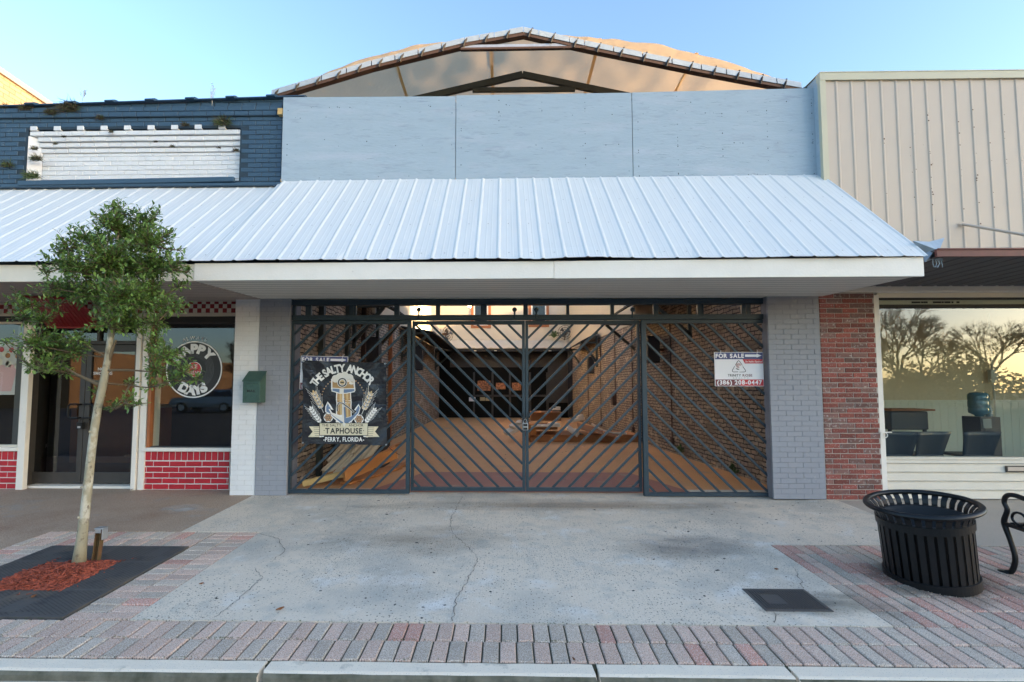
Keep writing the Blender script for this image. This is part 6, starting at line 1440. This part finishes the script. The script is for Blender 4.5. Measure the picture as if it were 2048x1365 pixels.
for k in range(900):
    a_ = random.uniform(0, 6.28); r_ = abs(random.gauss(.30, .10)); x, y = tc0.x+r_*math.cos(a_), tc0.y+r_*math.sin(a_)*.9; s_ = random.uniform(.002, .007); mb.obox((x, y, gz(y)+.002), (s_, s_, s_*.6), Matrix.Rotation(a_*5, 3, 'Z'), random.choice([0,0,1]))
o = mb.build('gravel_grit', ['agg', 'concrete'], origin=(0,0,0)); tag(o, 'sandy grit gathered around the foot of the litter bin', 'grit'); o['kind'] = 'stuff'

# ================================================================== BENCH
bf = G(2030, 1150); bz = bf.z; bx = bf.x
bn2 = empty('park_bench', 'black metal bench at the right edge beside the litter bin', 'bench', (bx+.8, bf.y-.25, bz))
def smooth(pts, rad, m=5):
    P = [Vector(p) for p in pts]; o, ro = [], []
    for i in range(len(P)-1):
        a, b, c, d = P[max(i-1,0)], P[i], P[i+1], P[min(i+2, len(P)-1)]
        for k in range(m):
            t = k/m; o.append(.5*((2*b)+(c-a)*t+(2*a-5*b+4*c-d)*t*t+(3*b-a-3*c+d)*t**3)); ro.append(rad[i]*(1-t)+rad[i+1]*t)
    return o+[P[-1]], ro+[rad[-1]]
def frame(x):
    mb = MB(); y = bf.y
    pp, rr = smooth([(x-.02, y+.05, bz+.0), (x-.01, y+.01, bz+.03), (x, y-.01, bz+.14), (x, y+.02, bz+.27), (x, y+.055, bz+.38), (x, y+.06, bz+.43), (x, y+.03, bz+.52), (x, y+.05, bz+.58), (x, y+.03, bz+.635), (x, y-.04, bz+.655), (x, y-.20, bz+.63), (x, y-.42, bz+.62), (x, y-.50, bz+.66)], [.022,.020,.019,.018,.021,.020,.018,.018,.019,.020,.019,.018,.016]); mb.tube(pp, rr, 10)
    mb.tube([(x, y+.05, bz+.40), (x, y-.2, bz+.385), (x, y-.45, bz+.37)], .018, 8); mb.tube([(x, y-.58, bz+.0), (x, y-.50, bz+.2), (x, y-.45, bz+.37), (x, y-.52, bz+.65), (x, y-.60, bz+.86)], [.022,.019,.02,.018,.015], 10)
    mb.tube([(x, y-.06+.055*math.cos(t), bz+.47+.05*math.sin(t)) for t in [k*math.pi/7 for k in range(15)]], .010, 6); mb.lathe([(.045,0),(.045,.012),(.0001,.014)], (x-.02, y+.06, bz-.002), 14)
    mb.build('end_frame', 'black', bn2, smooth=True)
frame(bx); frame(bx+1.5)
mb = MB()
for k in range(9): mb.box(bx+.02, bx+1.48, bf.y+.0-.052*k, bf.y+.035-.052*k, bz+.405-.003*k, bz+.417-.003*k)
mb.build('seat', 'black', bn2, bevel=.003)
mb = MB()
for k in range(12): x = bx+.08+k*.12; mb.bar((x, bf.y-.47, bz+.42), (x, bf.y-.585, bz+.84), .035, .012, up=(0,1,0))
mb.bar((bx, bf.y-.59, bz+.86), (bx+1.5, bf.y-.59, bz+.86), .04, .03); mb.build('backrest', 'black', bn2, bevel=.003)

# ================================================================== AIR PLANTS on the parapet
def airplant(px, py, s, lb, green=.3, y=YN-.02):
    q = A(px, py, y); mb = MB()
    for k in range(int(130*s/.07)):
        a_ = random.uniform(-.4, 3.54); l = random.uniform(.4, 1.0)*s; d = Vector((math.cos(a_)*1.1, -abs(random.gauss(0,.5)), math.sin(a_)*.7-.1)).normalized(); b0 = q+Vector((random.uniform(-s*.5,s*.5), 0, random.uniform(-s*.3,s*.15))); e = b0+d*l+Vector((0,0,-l*random.uniform(0,.4))); m_ = (b0+e)/2+Vector((0,0,l*.15)); n = Vector((random.uniform(-1,1),0,random.uniform(-1,1))).normalized()*.0028
        mi = 1 if random.random() < green else 0; mb.add([b0-n, b0+n, m_+n, m_-n, e], [(0,1,2,3),(3,2,4)], mi)
    tag(mb.build('air_plant', ['airplant', 'weedgreen']), lb, 'plant', 'air plants growing on the parapet')
for a_ in ((52,217,.08,'small dry clump under the coping, second from the left edge',.1),(10,214,.05,'tiny clump under the coping at the left picture edge',.3),(103,226,.08,'dark clump left of the largest one under the coping',.2),(140,216,.14,'largest reddish clump hanging under the coping',.15),(201,236,.05,'small clump on the navy bricks above the third white block',.2),(447,245,.11,'tall greenish clump at the right end of the white panel top',.4),(371,250,.05,'small brown clump on the eighth white block',.1),
    (15,330,.08,'clump low on the navy wall at far left',.5),(66,352,.10,'bright green clump at the lower left corner of the white panel',.9),(75,318,.08,'vertical brown clump on the left edge of the white panel',.4),(70,298,.05,'small dark clump above the vertical brown one on the white panel edge',.3),
    (345,293,.03,'speck of dry plant in the middle of the white stepped courses',.1),(472,301,.04,'dark speck of plant at the right end of the stepped courses',.1),(312,284,.025,'speck of dry plant on the second stepped course',.1),(129,274,.03,'speck of dry plant on the left part of the stepped courses',.1),(223,264,.035,'dry plant under the fifth white block',.1),(112,288,.03,'speck of dry plant near the left end of the lowest stepped course',.1),(438,296,.025,'speck of dry plant left of the dark one on the right end',.1)):
    airplant(a_[0], a_[1], a_[2]*1.45, a_[3], a_[4])
for px, hh, lb in ((424, 1.0, 'tall thin dry weed standing up above the navy coping'), (165, .55, 'faint short weed stalks above the coping behind the largest clump')):
    q = A(px, 212 if px > 300 else 205, YN-.02); mb = MB()
    for k in range(5):
        dx_ = random.uniform(-.03,.03); hgt = hh*random.uniform(.25,.32)*1.05; pts = [q, q+Vector((dx_*.5,0,hgt*.5)), q+Vector((dx_*1.5,0,hgt))]; mb.tube(pts, [.002,.0015,.001], 4)
        for j in range(16): t = random.uniform(.35, 1); p_ = q.lerp(pts[2], t); a_ = random.uniform(0, 6.28); l = random.uniform(.01,.03); mb.add([p_, p_+Vector((math.cos(a_)*l, 0, math.sin(a_)*l)), p_+Vector((math.cos(a_+.5)*l*.7, 0, math.sin(a_+.5)*l*.7))], [(0,1,2)])
    tag(mb.build('dry_weed', 'mortar'), lb, 'weed')

# ================================================================== ACROSS THE STREET (seen in the window reflections and shading the fronts)
def crown(mb, c, r_, n, s, sq=1.0):
    for k in range(n):
        d = Vector((random.gauss(0,1), random.gauss(0,1), random.gauss(0,1))).normalized(); rr = r_*random.uniform(.45,1)**.5*(1+.25*noise.noise(d*2+c)); p_ = c+Vector((d.x*rr, d.y*rr, d.z*rr*sq)); a_ = Vector((random.gauss(0,1), random.gauss(0,1), random.gauss(0,1))).normalized(); b__ = a_.cross(d).normalized()
        mb.add([p_-a_*s, p_+b__*s*.6, p_+a_*s, p_-b__*s*.6], [(0,1,2,3)])
for i, (x, y, h, r_, lb) in enumerate(((28,-26,4.2,3.0,'dark dense tree across the street opposite the waiting room'),(33.5,-27,4.4,3.2,'dark dense tree right of the first one across the street'),(39,-28,5.0,3.4,'dark dense tree at far right across the street'),(-17,-25,4.8,3.0,'dark dense tree across the street opposite the record window'),(-9,-26,5.4,3.4,'dark broad tree across the street opposite the taphouse'))):
    t = empty('dense_tree', lb, 'tree', (x, y, -.3), 'dense trees across the street'); mb = MB(); mb.tube([(x,y,-.3),(x,y,h*.5)], [.3,.2], 8); mb.build('trunk', 'branch', t); mb = MB()
    for k in range(5): crown(mb, Vector((x+random.uniform(-1.6,1.6), y+random.uniform(-1,1), h-r_*.9+random.uniform(-1,.6))), r_*.62, 420, .16)
    mb.build('crown', 'treedark', t)
t = empty('hedge', 'long dark hedge bordering the far side of the street', 'hedge', (20, -29, -.3)); mb = MB()
for k in range(46): crown(mb, Vector((-16+k*1.7, -29+random.uniform(-.5,.5), 1.0+random.uniform(-.2,.9))), 1.5, 130, .20)
mb.build('foliage', 'treedark', t); mb = MB()
for k in range(46): mb.tube([(-16+k*1.7, -29, -.3), (-16+k*1.7, -29, 1.6)], .05, 5)
mb.build('stems', 'branch', t)
def bare(x, y, h, lb, seed):
    random.seed(seed); t = empty('bare_tree', lb, 'tree', (x, y, -.3), 'bare trees across the street'); mb = MB()
    def grow(p_, d, l, r_, lev):
        q = p_+d*l; m_ = (p_+q)/2+Vector((random.uniform(-.08,.08),random.uniform(-.08,.08),0))*l; mb.tube([p_, m_, q], [r_, r_*.85, r_*.68], 5 if lev > 1 else 4, cap=False)
        if lev == 0: return
        for k in range(3 if lev > 2 else 5):
            d2 = (d+Vector((random.gauss(.08,.42), random.gauss(0,.42), random.gauss(.05,.25)))).normalized(); grow(p_.lerp(q, random.uniform(.6,1)), d2, l*random.uniform(.62,.85), r_*.60, lev-1)
    grow(Vector((x,y,-.3)), Vector((.05,0,1)), h*.24, .17, 6); mb.build('branches', 'branch', t)
bare(29, -23, 10.5, 'bare spreading tree across the street seen in the waiting room window', 4); bare(32.5, -25, 10, 'slender bare tree between the two spreading ones across the street', 31); bare(26.5, -26, 9.5, 'bare tree nearest the middle of the street view behind the viewer', 17); bare(36.5, -24, 10.5, 'bare spreading tree right of the other bare one across the street', 9); bare(-20, -21, 7, 'bare tree across the street seen in the shop door glass', 12)
random.seed(99)
def plain_building(name, lb, x0, x1, y0, y1, h, m):
    t = empty(name, lb, 'building', ((x0+x1)/2, (y0+y1)/2, -.3)); mb = MB(); mb.box(x0, x1, y0, y1, -.3, h); mb.build('wall', m, t); mb = MB(); mb.box(x0-.15, x1+.15, y1-.3, y1+.15, h, h+.3); mb.build('cornice', 'tan', t)
    n = int((x1-x0)/3.2)
    for k in range(n):
        for lev in range(max(1, int(h/3.6))):
            xa = x0+.9+k*3.2; z = 1.0+lev*3.6; mb = MB(); mb.box(xa, xa+1.4, y1, y1+.05, z, z+1.7); f_ = mb.build('window', 'white', t); mb = MB(); mb.box(xa+.08, xa+1.32, y1+.05, y1+.06, z+.08, z+1.62); mb.build('pane', 'carglass', f_)
plain_building('sun_blocker', 'added unseen tall block across the street keeping sun off the storefronts', 47, 72, -30, -23, 18.0, 'farwall')  # unseen block added to keep the low sun off the fronts
plain_building('low_sunset_tinted_building', 'low building opposite the ice cream shop with sunset light in its wall colour', -50, -36, -56, -25, 4.6, 'warmwall')
# parked car
def car(cx_, cy_, rz, lb):
    t = empty('parked_car', lb, 'car', (cx_, cy_, -.275)); o3 = Vector((cx_, cy_, -.275))
    side = [(-2.3,.35),(-2.35,.75),(-2.2,1.0),(-1.0,1.08),(-.45,1.55),(1.9,1.6),(2.3,1.1),(2.35,.6),(2.3,.35)]
    mb = MB(); mb.prism(side, lambda p, k: (o3.x+p[0], o3.y+(-.9 if k == 0 else .9)*(1 if p[1] < 1.2 else .84), o3.z+p[1])); mb.build('body', 'carpaint', t, bevel=.06)
    for s in (-1, 1):
        mb = MB(); mb.add([o3+Vector((x, s*(.905 if z < 1.2 else .775), z)) for x, z in ((-.85,1.1),(-.40,1.5),(1.75,1.52),(2.0,1.12))], [(0,1,2,3)]); mb.build('side_window', 'carglass', t)
        for x in (-1.45, 1.45):
            mb = MB(); mb.lathe([(.0001,0),(.34,0),(.36,.03),(.36,.2),(.0001,.2)], o3+Vector((x, s*.93-(.2 if s > 0 else 0)*1, .36)), 24, mtx=Matrix.Rotation(R(-90), 3, 'X')); wh = mb.build('wheel', 'blackmatte', t); mb = MB(); mb.lathe([(.0001,0),(.22,0),(.22,.015),(.0001,.015)], o3+Vector((x, s*.945, .36)), 16, mtx=Matrix.Rotation(R(-90), 3, 'X')); mb.build('rim', 'galv', wh)
car(-20.5, -19.5, 0, 'grey blue van parked across the street reflected in the record window')
for i, x in enumerate((-27.5, -24.8)):
    mb = MB(); mb.lathe([(.0001,1.15),(.06,1.13),(.09,1.05),(.09,0)][::-1], (x, -24, -.3), 12); tag(mb.build('bollard', 'ink_wheat', smooth=True), ('left' if i == 0 else 'right')+' yellow bollard of the pair across the street', 'bollard', 'yellow bollards across the street')
